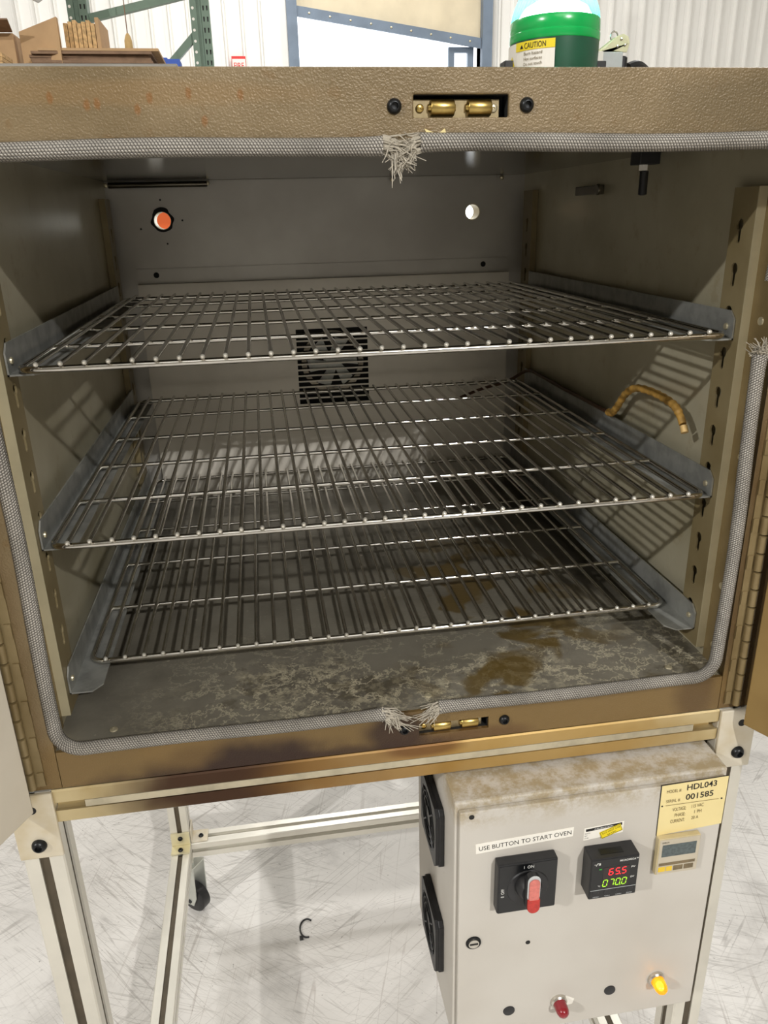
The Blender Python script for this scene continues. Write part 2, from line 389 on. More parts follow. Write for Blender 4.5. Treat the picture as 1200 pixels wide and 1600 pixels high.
def thing(name, label, cat, loc, group=None):
    o = bpy.data.objects.new(name, None); col.objects.link(o); o.location = loc; ORG[o.name] = Vector(loc); o.empty_display_size = 0.05
    return tag(o, label, cat, group)
def struct(o): o['kind'] = 'structure'; return o
def circle(cx, cz, r, n=20, a0=0.0, a1=2 * PI): return [(cx + r * math.cos(a0 + (a1 - a0) * k / n), cz + r * math.sin(a0 + (a1 - a0) * k / n)) for k in range(n + 1)]
def text(name, s, x0, x1, zc, h, y, mat, parent, tilt=0.0, fn=None, bold=False):
    cu = bpy.data.curves.new(name, 'FONT'); cu.body = s; cu.fill_mode = 'FRONT'
    if bold: cu.offset = 0.012
    cu.resolution_u = 3
    ob = bpy.data.objects.new(name, cu); col.objects.link(ob)
    dg = bpy.context.evaluated_depsgraph_get(); me = bpy.data.meshes.new_from_object(ob.evaluated_get(dg))
    col.objects.unlink(ob); bpy.data.objects.remove(ob)
    vs = [v.co.copy() for v in me.vertices]; fs = [tuple(p.vertices) for p in me.polygons]; bpy.data.meshes.remove(me)
    lx, hx = min(p.x for p in vs), max(p.x for p in vs); ly, hy = min(p.y for p in vs), max(p.y for p in vs)
    xc = (x0 + x1) / 2; out = []
    for p in vs:
        a = (p.x - lx) / (hx - lx) - 0.5; b = (p.y - ly) / (hy - ly) - 0.5
        u, w = a * (x1 - x0), b * h
        u, w = u * math.cos(tilt) - w * math.sin(tilt), u * math.sin(tilt) + w * math.cos(tilt)
        out.append((xc + u, y, zc + w))
    b = MB().add(out, fs)
    if fn: b.xf(fn)
    return b.build(name, mat, parent)

FLOOR = -1.05
# ================================================================ the hall
b = MB().box(-8, 8.5, -9, 8.2, FLOOR - 0.1, FLOOR); struct(b.build('floor', 'concrete'))
b = MB().box(-8, 8.5, -9, 8.2, 4.9, 5.0); struct(b.build('ceiling', 'room_ceiling'))
b = MB().box(-8.1, -8, -9, 8.2, FLOOR, 4.9); struct(b.build('wall_left', 'wall_plain'))
b = MB().box(8.5, 8.6, -9, 8.2, FLOOR, 4.9); struct(b.build('wall_right', 'wall_plain'))
b = MB().box(-8, 8.5, -9.1, -9, FLOOR, 4.9); struct(b.build('wall_front', 'wall_plain'))
DX0, DX1, DZ = 0.46, 2.30, 2.62      # dock door opening
b = MB().ring((-8, 8.5, FLOOR - 0.0, 4.9), (DX0, DX1, FLOOR, DZ), 8.06, 8.2)
wall_back = struct(b.build('wall_back', 'wall_white'))
pitch = 0.17
def rib_panel(z0, z1):
    prof = [(0, 8.055), (0.034, 8.055), (0.046, 8.025), (0.062, 8.025), (0.074, 8.055), (pitch - 0.001, 8.055), (pitch - 0.001, 8.06), (0, 8.06)]
    return MB().prism([(p[0], p[1]) for p in prof], 'z', z0, z1)
mesh_cache = {}
k = 0; x = -4.2
while x < 6.2:
    key = 'full'
    if x + pitch > DX0 - 0.11 and x < DX1 + 0.12: key = 'over'
    if key not in mesh_cache:
        q = rib_panel(FLOOR + 0.001, 4.89) if key == 'full' else rib_panel(DZ + 0.16, 4.89)
        o = q.build('panel', 'wall_white', wall_back, origin=(0, 8.06, 0)); mesh_cache[key] = o.data
        o.location = Vector((x, 8.06, 0)) - ORG[wall_back.name]
    else:
        o = place('panel', mesh_cache[key], wall_back, (x, 8.06, 0))
    x += pitch
b = MB().box(DX0 - 0.10, DX0, 7.98, 8.2, FLOOR, DZ + 0.15).box(DX1, DX1 + 0.10, 7.98, 8.2, FLOOR, DZ + 0.15).box(DX0, DX1, 7.98, 8.2, DZ, DZ + 0.15)
door1 = struct(b.build('door_1', 'frame_blue'))
# curtain hanging slantwise under the lintel
cz = lambda xx: 2.235 - (xx - 0.465) * 0.142
b = MB(); n = 24; vs = []; fs = []
for i in range(n + 1):
    xx = DX0 + 0.005 + (DX1 - DX0 - 0.01) * i / n; yy = 8.06 + 0.012 * math.sin(i * 1.3)
    vs += [(xx, yy, cz(xx) + 0.07), (xx, yy, DZ - 0.002), (xx, yy + 0.008, cz(xx) + 0.07), (xx, yy + 0.008, DZ - 0.002)]
for i in range(n):
    a = i * 4; fs += [(a, a + 4, a + 5, a + 1), (a + 6, a + 2, a + 3, a + 7), (a, a + 2, a + 6, a + 4), (a + 1, a + 5, a + 7, a + 3)]
cur = thing('dock_curtain', 'tan curtain hanging slanted in the bright dock doorway', 'curtain', (1.38, 8.06, 2.0))
b.add(vs, fs).build('curtain_sheet', 'curtain', cur, smooth=True)
pts = [(DX0 + 0.004, cz(DX0)), (DX1 - 0.004, cz(DX1)), (DX1 - 0.004, cz(DX1) + 0.09), (DX0 + 0.004, cz(DX0) + 0.09)]
hem = MB().prism(pts, 'y', 8.02, 8.045).build('hem_band', 'frame_blue', cur)
for i in range(9):
    xx = DX0 + 0.12 + i * 0.2
    MB().lathe([(0.011, 0), (0.009, 0.006), (0.0, 0.008)], 10, (xx, 8.02, cz(xx) + 0.045), '-y').build('rivet', 'rivet', hem)
b = MB().ring((DX1 - 0.32, DX1 - 0.06, 1.2, 2.0), (DX1 - 0.26, DX1 - 0.12, 1.26, 1.95), 8.10, 8.15)
tag(b.build('window_frame', 'frame_blue'), 'blue-grey steel frame in the lower right corner of the dock doorway', 'frame')
# ---- FIRE sign on the ribbed wall
sg = thing('fire_sign', 'white sign with red border reading FIRE on the ribbed wall', 'sign', (-0.128, 8.0, 1.5))
MB().box(-0.195, -0.06, 8.005, 8.022, 1.50, 1.895).build('sign_board', 'sign_red', sg)
MB().box(-0.190, -0.065, 8.001, 8.005, 1.51, 1.872).build('sign_face', 'label_white', sg)
text('lettering', 'FIRE', -0.176, -0.080, 1.815, 0.05, 7.9995, 'sign_red', sg, bold=True)

# ================================================================ pallet rack behind
rk = thing('pallet_rack', 'green perforated steel pallet rack frame with diagonal braces', 'rack', (-0.47, 2.83, FLOOR))
RX0, RX1 = -0.70, -0.253
for px in (RX0, RX1):
    b = MB(); w = 0.036
    prof = [(px - w, 2.80), (px - 0.012, 2.80), (px - 0.012, 2.812), (px + 0.006, 2.812), (px + 0.006, 2.80), (px + w, 2.80), (px + w, 2.87), (px + w - 0.003, 2.87), (px + w - 0.003, 2.815), (px - w + 0.003, 2.815), (px - w + 0.003, 2.87), (px - w, 2.87)]
    post = b.prism(prof, 'z', FLOOR, 3.0).build('post', 'rack_green', rk)
    for i in range(9):
        zz = 0.965 + i * 0.0366
        MB().lathe([(0.0052, 0), (0.0052, 0.0006), (0.0, 0.0006)], 10, (px - 0.026, 2.80, zz), '-y').build('slot_hole', 'label_white', post)
        for dx in (0.014, 0.028):
            MB().prism([(px + dx - 0.003, zz + 0.008), (px + dx + 0.003, zz + 0.008), (px + dx + 0.002, zz - 0.008), (px + dx - 0.002, zz - 0.008)], 'y', 2.7993, 2.80).build('slot_hole', 'dark', post)
    MB().box(px - 0.06, px + 0.06, 2.77, 2.89, FLOOR, FLOOR + 0.008).build('foot_plate', 'rack_green', rk)
def brace(a, c):
    d = (Vector(c) - Vector(a)); L = d.length; ang = math.atan2(d.z, d.x)
    q = MB().box(0, L, 0, 0.003, -0.013, 0.013).box(0, L, 0.003, 0.028, -0.013, -0.010).box(0, L, 0.003, 0.028, 0.010, 0.013)
    q.xf(lambda p: (a[0] + p.x * math.cos(ang) - p.z * math.sin(ang), a[1] + p.y, a[2] + p.x * math.sin(ang) + p.z * math.cos(ang)))
    return q.build('brace', 'rack_green', rk)
brace((RX0, 2.82, 1.145), (RX1, 2.82, 1.245)); brace((RX1, 2.82, 1.125), (RX0, 2.82, 0.70)); brace((RX0, 2.82, 0.62), (RX1, 2.82, 0.2)); brace((RX1, 2.82, 0.1), (RX0, 2.82, -0.4))
MB().box(RX0 + 0.037, RX1 - 0.037, 2.80, 2.85, 0.385, 0.485).build('cross_beam', 'rack_orange', rk)

# ---- steel shelf with flattened cartons
DK = 0.868
sh = thing('steel_shelf', 'grey steel shelf stand carrying the flattened cartons', 'shelf', (-0.8, 2.3, FLOOR))
MB().box(-1.35, -0.30, 1.98, 2.72, DK - 0.03, DK).build('deck', 'deck_steel', sh, bevel=0.003)
for px in (-1.33, -0.32):
    for py in (2.0, 2.70): MB().box(px - 0.018, px + 0.018, py - 0.018, py + 0.018, FLOOR, DK - 0.03).build('leg', 'deck_steel', sh)
zz = DK + 0.0005; NS = 9
order = ['bottom', 'second', 'third', 'fourth', 'fifth', 'sixth', 'seventh', 'eighth', 'top']
for i in range(NS):
    th = 0.0086; a = random.uniform(-0.02, 0.02) + 0.02
    dx, dy = random.uniform(-0.012, 0.012), random.uniform(-0.01, 0.01)
    if i == NS - 1: dx = 0.03
    q = MB().box(-0.19, 0.175, -0.13, 0.13, 0, th - 0.0012)
    q.box(-0.19, 0.175, -0.128, 0.128, th - 0.0012, th - 0.0006, 0)
    q.xf(lambda p: (-0.575 + dx + p.x * math.cos(a) - p.y * math.sin(a), 2.33 + dy + p.x * math.sin(a) + p.y * math.cos(a), zz + p.z))
    tag(q.build('flattened_carton', 'card_dark' if i < NS - 1 else 'card'), 'flat brown cardboard carton lying %s in the stack of nine' % order[i], 'carton', 'flat stacked cartons'); zz += th
# upright flattened cartons standing on the flat stack
STK = zz
for i in range(8):
    x0 = -0.655 + i * 0.0138; th = 0.012; hh = 0.074 + (0.004 * (i % 3)) + (0.012 if i == 7 else 0)
    q = MB().box(x0, x0 + th, 2.235, 2.42, STK + 0.0005, STK + hh)
    lab = 'upright flattened cardboard carton standing %s in the row of eight' % ['first at the left', 'second from the left', 'third from the left', 'fourth from the left', 'fifth from the left', 'sixth from the left', 'seventh from the left', 'last at the right, taller'][i]
    tag(q.build('folded_carton', 'card_edge' if i < 7 else 'card', bevel=0.001), lab, 'carton', 'upright cartons')
q = MB().box(-0.795, -0.664, 2.19, 2.215, DK + 0.0005, 1.0); q.xf(lambda p: (p.x, p.y + (p.x + 0.664) * -0.5, p.z + (p.x + 0.664) * (0.22 if p.z > 0.95 else 0) + (0.028 if p.z > 0.95 else 0)))
tag(q.build('leaning_carton', 'card', bevel=0.001), 'broad tan cardboard panel leaning left of the upright cartons', 'carton')
q = MB().box(-0.95, -0.81, 2.24, 2.40, DK + 0.0005, 0.992)
bx = thing('cardboard_box', 'tan cardboard box with open flap at the far left of the shelf', 'box', (-0.88, 2.32, DK))
q.build('box_body', 'card', bx, bevel=0.001)
MB().add([(-0.95, 2.24, 0.994), (-0.81, 2.24, 0.994), (-0.80, 2.16, 1.012), (-0.95, 2.16, 1.012), (-0.95, 2.24, 0.998), (-0.81, 2.24, 0.998), (-0.80, 2.16, 1.016), (-0.95, 2.16, 1.016)], [(0, 1, 2, 3), (7, 6, 5, 4), (0, 4, 5, 1), (1, 5, 6, 2), (2, 6, 7, 3), (3, 7, 4, 0)]).build('box_flap', 'card_dark', bx)
for i in range(3):
    tag(MB().box(-0.97, -0.80, 2.02 + 0.004 * i, 2.14, DK + 0.0005 + i * 0.012, DK + 0.011 + i * 0.012).build('carton_sheet', 'card_edge'), 'pale cardboard sheet at far left of shelf, %s of three' % ['lowest', 'middle', 'topmost'][i], 'carton', 'pale sheets at the left')
for i, (x0, x1, h_) in enumerate(((-0.428, -0.378, 0.112), (-0.372, -0.335, 0.108))):
    q = MB(); q.add([(x0 - 0.006, 2.56, DK + h_), (x1 + 0.006, 2.56, DK + h_), (x1 + 0.006, 2.66, DK + h_), (x0 - 0.006, 2.66, DK + h_), (x0, 2.566, DK + 0.001), (x1, 2.566, DK + 0.001), (x1, 2.654, DK + 0.001), (x0, 2.654, DK + 0.001)],
          [(4, 7, 6, 5), (0, 4, 5, 1), (1, 5, 6, 2), (2, 6, 7, 3), (3, 7, 4, 0), (0, 1, 2, 3)])
    tag(q.build('storage_bin', 'blue_bin', bevel=0.003), ['blue plastic bin beside the flattened cartons', 'narrow blue plastic bin behind the rack brace'][i], 'bin', 'blue bins')
pc = thing('pull_cord', 'wooden pull handle hanging on a thin cord above the cartons', 'cord', (-0.508, 2.62, 1.01))
MB().tube([(-0.508, 2.62, 1.06), (-0.506, 2.62, 2.6), (-0.506, 2.62, 4.9)], 0.0018, 6).build('cord', 'card_dark', pc)
MB().lathe([(0.010, 0), (0.0145, 0.004), (0.0135, 0.03), (0.009, 0.045), (0.004, 0.053)], 14, (-0.508, 2.62, 1.012)).build('handle', 'wood', pc, smooth=True)
# crumpled stretch film on the rack's upper left
b = MB(); vs = []; fs = []; nx, ny = 22, 14
for i in range(nx + 1):
    for j in range(ny + 1):
        u, v = i / nx, j / ny
        vs.append((-1.05 + 0.33 * u + 0.012 * math.sin(9 * v + 4 * u), 2.60 + 0.14 * math.sin(PI * v) * 0.6 + 0.02 * math.sin(17 * u + 5 * v), 1.178 + 0.012 * math.sin(14 * u) + 0.25 * v + 0.012 * math.sin(23 * u + 11 * v)))
for i in range(nx):
    for j in range(ny): a = i * (ny + 1) + j; fs.append((a, a + ny + 1, a + ny + 2, a + 1))
o = b.add(vs, fs).build('stretch_film', 'film', smooth=True)
sd = o.modifiers.new('thick', 'SOLIDIFY'); sd.thickness = 0.003
tag(o, 'crumpled clear plastic film hanging at the upper left of the rack', 'plastic film')

# ================================================================ the oven
JL, JR, XL, XR, WL, WR = -0.346, 0.354, -0.338, 0.346, -0.348, 0.356
YF, YB, ZC, ZF, ZT, ZB = -0.04, 0.705, 0.497, -0.043, 0.5434, -0.0845
OX, OYB = 0.40, 0.74
oven = thing('industrial_oven', 'tan hammertone industrial oven with both doors swung open', 'oven', (0, 0.35, ZB))
G = 0.0007
MB().ring((-OX, OX, ZC - 0.011, ZT), (0.0143, 0.0910, 0.5082, 0.5246), YF, YF + 0.004).build('face_panel', 'paint', oven, bevel=0.0012)
MB().ring((JL + G, JR - G, ZB, ZF), (0.0146, 0.0896, -0.0735, -0.0595), YF, YF + 0.004).build('face_panel', 'paint', oven)
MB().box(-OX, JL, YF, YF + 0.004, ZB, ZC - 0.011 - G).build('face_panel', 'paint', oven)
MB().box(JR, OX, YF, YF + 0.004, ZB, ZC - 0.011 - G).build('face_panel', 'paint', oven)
# outer skin
MB().box(-OX, OX, YF + 0.004, OYB, ZT - 0.003, ZT).build('top_panel', 'paint', oven)
MB().box(-OX, -OX + 0.003, YF + 0.004, OYB, ZB, ZT - 0.003).build('side_panel', 'paint', oven)
MB().box(OX - 0.003, OX, YF + 0.004, OYB, ZB, ZT - 0.003).build('side_panel', 'paint', oven)
MB().box(-OX + 0.003, OX - 0.003, YF + 0.004, OYB, ZB, ZB + 0.003).build('bottom_panel', 'paint', oven)
PORTS = [(-0.2628, 0.4364, 0.0135), (0.2633, 0.4383, 0.0125)]
def plate_holes(x0, x1, z0, z1, y, th, holes):
    b = MB(); hc = 0.03; zc = sum(h[1] for h in holes) / len(holes)
    b.box(x0, x1, y, y + th, z0, zc - hc); b.box(x0, x1, y, y + th, zc + hc, z1); xa = x0
    for (hx, hz, hr) in holes:
        b.box(xa, hx - hc, y, y + th, zc - hc, zc + hc)
        A = circle(hx, hz, hr, 14, -PI / 2, PI / 2)
        b.prism([(hx, zc - hc), (hx + hc, zc - hc), (hx + hc, zc + hc), (hx, zc + hc)] + A[::-1], 'y', y, y + th)
        A = circle(hx, hz, hr, 14, PI / 2, 3 * PI / 2)
        b.prism([(hx, zc + hc), (hx - hc, zc + hc), (hx - hc, zc - hc), (hx, zc - hc)] + A[::-1], 'y', y, y + th); xa = hx + hc
    b.box(xa, x1, y, y + th, zc - hc, zc + hc); return b
plate_holes(-OX + 0.003, OX - 0.003, ZB + 0.003, ZT - 0.003, OYB - 0.003, 0.003, PORTS).build('back_panel', 'paint', oven)
liner_back = plate_holes(WL, WR, ZF, ZC, YB, 0.002, PORTS).build('liner_back', 'back', oven)
for i, (hx, hz, hr) in enumerate(PORTS):
    b = MB(); O_ = circle(hx, hz, hr + 0.0015, 24)[:-1]; I_ = circle(hx, hz, hr - 0.0002, 24)[:-1]
    y0, y1 = YB - (0.001 if i == 0 else 0.0005), OYB + 0.004
    vs = [(p[0], y0, p[1]) for p in O_] + [(p[0], y0, p[1]) for p in I_] + [(p[0], y1, p[1]) for p in O_] + [(p[0], y1, p[1]) for p in I_]
    fs = []
    for k in range(24):
        j = (k + 1) % 24; fs += [(k, j, 24 + j, 24 + k), (24 + k, 24 + j, 72 + j, 72 + k), (48 + j, 48 + k, 72 + k, 72 + j), (j, k, 48 + k, 48 + j)]
    pt = b.add(vs, fs).build('vent_port', 'rivet', oven, smooth=True)
# large mounting disc around the left port
b = MB(); hx, hz, hr = PORTS[0]; R0, R1 = 0.048, 0.0175
pa = circle(hx, hz, R0, 40)[:-1]; pb = circle(hx, hz, R1, 40)[:-1]
b.add([(p[0], YB - 0.0008, p[1]) for p in pa + pb] + [(p[0], YB - 0.0001, p[1]) for p in pa + pb],
      sum([[(k, (k + 1) % 40, 40 + (k + 1) % 40, 40 + k), ((k + 1) % 40, k, 80 + k, 80 + (k + 1) % 40)] for k in range(40)], []))
b.build('port_disc', 'back', oven)
b = MB(); pa = [(hx + (0.0165 + 0.003 * math.sin(3 * a + 1) ** 2) * math.cos(a), hz + (0.0175 + 0.0035 * (math.sin(a) > 0.8)) * math.sin(a)) for a in [2 * PI * k / 40 for k in range(40)]]; pb = circle(hx, hz, hr + 0.0005, 40)[:-1]
b.add([(p[0], YB - 0.0022, p[1]) for p in pa + pb] + [(p[0], YB - 0.0008, p[1]) for p in pa + pb],
      sum([[(k, (k + 1) % 40, 40 + (k + 1) % 40, 40 + k), ((k + 1) % 40, k, 80 + k, 80 + (k + 1) % 40)] for k in range(40)], []))
b.build('port_gasket', 'dark', oven)
for (dx, dz) in ((0.032, 0.0), (-0.036, -0.012), (0.004, -0.036), (0.0, 0.032)):
    MB().lathe([(0.0016, 0), (0.0012, 0.001), (0, 0.0012)], 8, (hx + dx, YB - 0.001, hz + dz), '-y').build('screw', 'bolt', oven)
# cavity walls, ceiling, floor, jambs
MB().box(WL - 0.002, WL, 0.004, YB, ZF, ZC).build('liner_side', 'liner', oven)
MB().box(WR, WR + 0.002, 0.004, YB, ZF, ZC).build('liner_side', 'liner', oven)
MB().box(JL - 0.003, JL, YF + 0.0045, -0.0095, ZF, ZC).build('jamb', 'jamb', oven)
MB().box(JL - 0.004, JL - 0.001, -0.008, 0.004, ZF, ZC).build('jamb', 'jamb', oven)
MB().box(JR, JR + 0.003, YF + 0.0045, -0.0095, ZF, ZC).build('jamb', 'jamb', oven)
MB().box(JR + 0.001, JR + 0.004, -0.008, 0.004, ZF, ZC).build('jamb', 'jamb', oven)
MB().box(WL, WR, 0.0, YB - 0.012, ZC, ZC + 0.002).box(WL, WR, YF + 0.004, -0.001, ZC - 0.001, ZC + 0.001).build('liner_ceiling', 'ceiling_steel', oven)
MB().box(WL, WR, YB - 0.0115, YB - 0.0005, ZC + 0.006, ZC + 0.008).build('ceiling_gap', 'dark', oven)
MB().box(JL - 0.002, JR + 0.002, YF + 0.004, YB, ZF - 0.002, ZF).build('liner_floor', 'oven_floor', oven)
MB().tube([(-0.338, 0.683, 0.4905), (-0.184, 0.683, 0.4905)], 0.0045, 10).build('conduit', 'ceiling_steel', oven, smooth=True)
for (px, pz) in ((-0.184, 0.492), (-0.343, 0.491), (0.12, 0.492), (0.31, 0.492)):
    MB().lathe([(0.004, 0), (0.003, 0.002), (0, 0.003)], 10, (px, 0.689, pz), '-y').build('screw', 'rivet', oven)
for (px, py, pz, ax) in ((JR, -0.0148, 0.20, '-x'), (JR, -0.0148, 0.055, '-x'), (JR, -0.0148, -0.018, '-x'), (JR, -0.0148, 0.335, '-x'), (JL, -0.0148, -0.02, 'x'), (JL, -0.0148, 0.2, 'x'), (-0.295, -0.012, ZF, 'z'), (0.305, -0.012, ZF, 'z'), (0.03, -0.014, ZF, 'z')):
    MB().lathe([(0.0042, 0), (0.0038, 0.0012), (0.0016, 0.0018), (0.0, 0.001)], 12, (px, py, pz), ax).build('rivet', 'rivet', oven, smooth=True)
# back baffle with slotted fan grille
VX0, VX1, VZ0, VZ1 = -0.0565, 0.0705, 0.1189, 0.2523
b = MB().ring((-0.314, 0.329, ZF + 0.0, 0.337), (VX0, VX1, VZ0, VZ1), 0.692, 0.6935)
b.box(-0.314, 0.329, 0.6935, YB - 0.0005, 0.3355, 0.337)
baffle = b.build('air_baffle', 'baffle', oven)
MB().box(-0.314, 0.329, YB - 0.0025, YB - 0.0004, 0.3375, 0.3615).build('baffle_flange', 'back', oven)
for px in (-0.283, 0.284): MB().lathe([(0.0048, 0), (0.0046, 0.0006), (0, 0.0007)], 12, (px, YB - 0.0025, 0.351), '-y').build('flange_hole', 'dark', oven)
NSL = 13; dz = (VZ1 - VZ0) / NSL
for i in range(1, NSL):
    zz = VZ0 + dz * i
    MB().box(VX0, VX1, 0.692, 0.6935, zz - 0.0014, zz + 0.0014).build('grille_slat', 'baffle', oven)
fc = ((VX0 + VX1) / 2, (VZ0 + VZ1) / 2)
MB().box(VX0 - 0.004, VX1 + 0.004, 0.7040, 0.7045, VZ0 - 0.004, VZ1 + 0.004).build('grille_backing', 'dark', oven)
b = MB(); pa = circle(fc[0], fc[1] + 0.006, 0.056, 40)[:-1]; pb = circle(fc[0], fc[1] + 0.006, 0.047, 40)[:-1]
b.add([(p[0], 0.7005, p[1]) for p in pa + pb] + [(p[0], 0.7035, p[1]) for p in pa + pb], sum([[(k, (k + 1) % 40, 40 + (k + 1) % 40, 40 + k), (40 + k, 40 + (k + 1) % 40, 120 + (k + 1) % 40, 120 + k)] for k in range(40)], []))
b.build('fan_ring', 'ceiling_steel', oven)
b = MB()
for i in range(6):
    a = i * PI / 3 + 0.3
    P = [(0.012, -0.006), (0.042, -0.020), (0.044, 0.004), (0.012, 0.008)]
    b.prism([(fc[0] + p[0] * math.cos(a) - p[1] * math.sin(a), fc[1] + 0.006 + p[0] * math.sin(a) + p[1] * math.cos(a)) for p in P], 'y', 0.7005, 0.7025)
b.lathe([(0.014, 0), (0.013, 0.003), (0, 0.003)], 20, (fc[0], 0.703, fc[1] + 0.006), '-y').build('fan_wheel', 'galv', oven)
# keyhole pillars
def keyhole(yc, zt, half):
    """outline half of a keyhole whose top is zt; half=+1 far side"""
    R, r, hgt = 0.0056, 0.0031, 0.0225; cz_ = zt - R; P = []
    a_end = -PI / 2 + math.asin(r / R)
    for k in range(9):
        a = PI / 2 + (a_end - PI / 2) * k / 8; P.append((yc + half * R * math.cos(a), cz_ + R * math.sin(a)))
    zb = zt - hgt + r
    for k in range(5):
        a = 0 - PI / 2 * k / 4; P.append((yc + half * r * math.cos(a), zb + r * math.sin(a)))
    return P
def pillar(xi, xo, y0, y1, z0, z1, front):
    sgn = 1 if xo > xi else -1; th = 0.0019 * sgn; yc = y0 + 0.023 if front else (y0 + y1) / 2
    b = MB(); pit = 0.0407; zt = 0.4268; xs = (xi, xi + th); zcur = z1
    cells = []
    while zt - pit > z0: cells.append(zt); zt -= pit
    for zt in cells:
        top = min(z1, zt + 0.008); bot = zt - 0.0325
        if zt == cells[0] and top < z1: b.box(min(xs), max(xs), y0, y1, top, z1)
        for hf, ya in ((1, y1), (-1, y0)):
            K = keyhole(yc, zt, hf)
            b.prism([(yc, top), (ya, top), (ya, bot - 0.0002), (yc, bot - 0.0002)] + K[::-1], 'x', xs[0], xs[1])
        zl = bot
    b.box(min(xs), max(xs), y0, y1, z0, zl)
    b.box(min(xi + th, xo), max(xi + th, xo), y1 - 0.0013, y1, z0, z1)
    p_ = b.build('shelf_pillar', 'pillar', oven)
    q = MB().box(min(xi, xo), max(xi, xo), y0 - 0.0012, y0, z0, z1)
    q.build('pillar_edge', 'bright_edge' if front else 'pillar', p_)
pillar(XR, WR - 0.0005, 0.005, 0.044, ZF + 0.012, 0.4545, True)
pillar(XL, WL + 0.0005, 0.005, 0.044, ZF + 0.012, 0.4545, True)
pillar(XR, WR - 0.0005, 0.632, 0.676, ZF + 0.012, 0.47, False)
pillar(XL, WL + 0.0005, 0.632, 0.676, ZF + 0.012, 0.47, False)
# ball catches
def ball_catch(x0, x1, z0, z1, xa, xb):
    zc = (z0 + z1) / 2
    b = MB().ring((x0 - 0.001, x1 + 0.001, z0 - 0.001, z1 + 0.001), (x0, x1, z0, z1), YF + 0.0045, YF + 0.018)
    b.box(x0 - 0.001, x1 + 0.001, YF + 0.018, YF + 0.0185, z0 - 0.001, z1 + 0.001)
    b.build('catch_pocket', 'dark', oven)
    pl = MB().box(x0 + 0.0005, x1 - 0.006, YF + 0.0075, YF + 0.0090, z0 + 0.0004, z1 - 0.003).build('ball_catch', 'plate_steel', oven)
    for (u, v) in ((xa), (xb)):
        bb = MB().lathe([(0.0028, -0.0020), (0.0034, 0), (0.0058, 0), (0.0062, 0.0006), (0.0062, v - u - 0.0006), (0.0058, v - u), (0.0034, v - u), (0.0030, v - u + 0.0012)], 26, (u, YF + 0.0068, zc - 0.0007), 'x').build('catch_barrel', 'brass', pl, smooth=True)
    for (u, mt) in ((x0 + 0.0062, 'brass'), (x1 - 0.0105, 'rivet')):
        MB().lathe([(0.0033, 0), (0.0033, 0.0008), (0.0026, 0.0014), (0.0009, 0.0016), (0.0008, 0.0006), (0, 0.0006)], 14, (u, YF + 0.0075, zc - 0.001), '-y').build('screw', mt, pl, smooth=True)
ball_catch(0.0143, 0.0910, 0.5082, 0.5246, (0.0290, 0.0478), (0.0593, 0.0778))
ball_catch(0.0146, 0.0896, -0.0735, -0.0595, (0.0308, 0.0488), (0.0612, 0.0788))
def button_bolt(x, y, z, r, parent, axis='-y', mat='bolt'):
    h = r * 0.75
    return MB().lathe([(r, 0), (r, 0.12 * h), (0.93 * r, 0.45 * h), (0.75 * r, 0.8 * h), (0.52 * r, h), (0.46 * r, h), (0.40 * r, 0.35 * h), (0.0, 0.3 * h)], 20, (x, y, z), axis).build('bolt', mat, parent, smooth=True)
for (px, pz) in ((-0.0010, 0.5163), (0.1057, 0.5167), (-0.0010, -0.0632), (0.1066, -0.0655)): button_bolt(px, YF, pz, 0.0058, oven)
# ---- gasket
SEC = []
for k in range(72):
    a = 2 * PI * k / 72
    rr = 1.0 + 0.03 * math.cos(18 * a)
    SEC.append((0.0068 * rr * math.cos(a), 0.0055 * rr * math.sin(a)))
GY = YF - 0.0052
def arc(cx, cz_, r, a0, a1, n=10): return [(cx + r * math.cos(math.radians(a0 + (a1 - a0) * k / n)), cz_ + r * math.sin(math.radians(a0 + (a1 - a0) * k / n))) for k in range(n + 1)]
def dens(P, step=0.008):
    out = [P[0]]
    for a, c in zip(P, P[1:]):
        d = math.hypot(c[0] - a[0], c[1] - a[1]); n = max(1, int(d / step))
        out += [(a[0] + (c[0] - a[0]) * k / n, a[1] + (c[1] - a[1]) * k / n) for k in range(1, n + 1)]
    return out
def gasket(P, seed):
    rnd = random.Random(seed); P = dens(P); N = len(P); vs = []; uv = []; L = 0
    for i, (x, z) in enumerate(P):
        a, c = P[max(0, i - 1)], P[min(N - 1, i + 1)]; tx, tz = c[0] - a[0], c[1] - a[1]; d = math.hypot(tx, tz); nx_, nz_ = -tz / d, tx / d
        if i: L += math.hypot(x - P[i - 1][0], z - P[i - 1][1])
        e = min(i, N - 1 - i); sc = 1.0 + 0.02 * math.sin(L * 37 + seed) + (0.10 if e == 0 else 0.05 if e == 1 else 0)
        wob = 0.0009 * math.sin(L * 21 + seed)
        for k, (p, q) in enumerate(SEC):
            vs.append((x + nx_ * (p * sc + wob), GY + q * sc, z + nz_ * (p * sc + wob))); uv.append((L, k / 72.0))
    fs = []
    for i in range(N - 1):
        fs += [(i * 72 + k, (i + 1) * 72 + k, (i + 1) * 72 + (k + 1) % 72, i * 72 + (k + 1) % 72) for k in range(72)]
    fs += [tuple(range(72)), tuple((N - 1) * 72 + k for k in range(72))[::-1]]
    return MB().add(vs, fs).build('door_gasket', 'gasket', oven, smooth=True, uvf=uv)
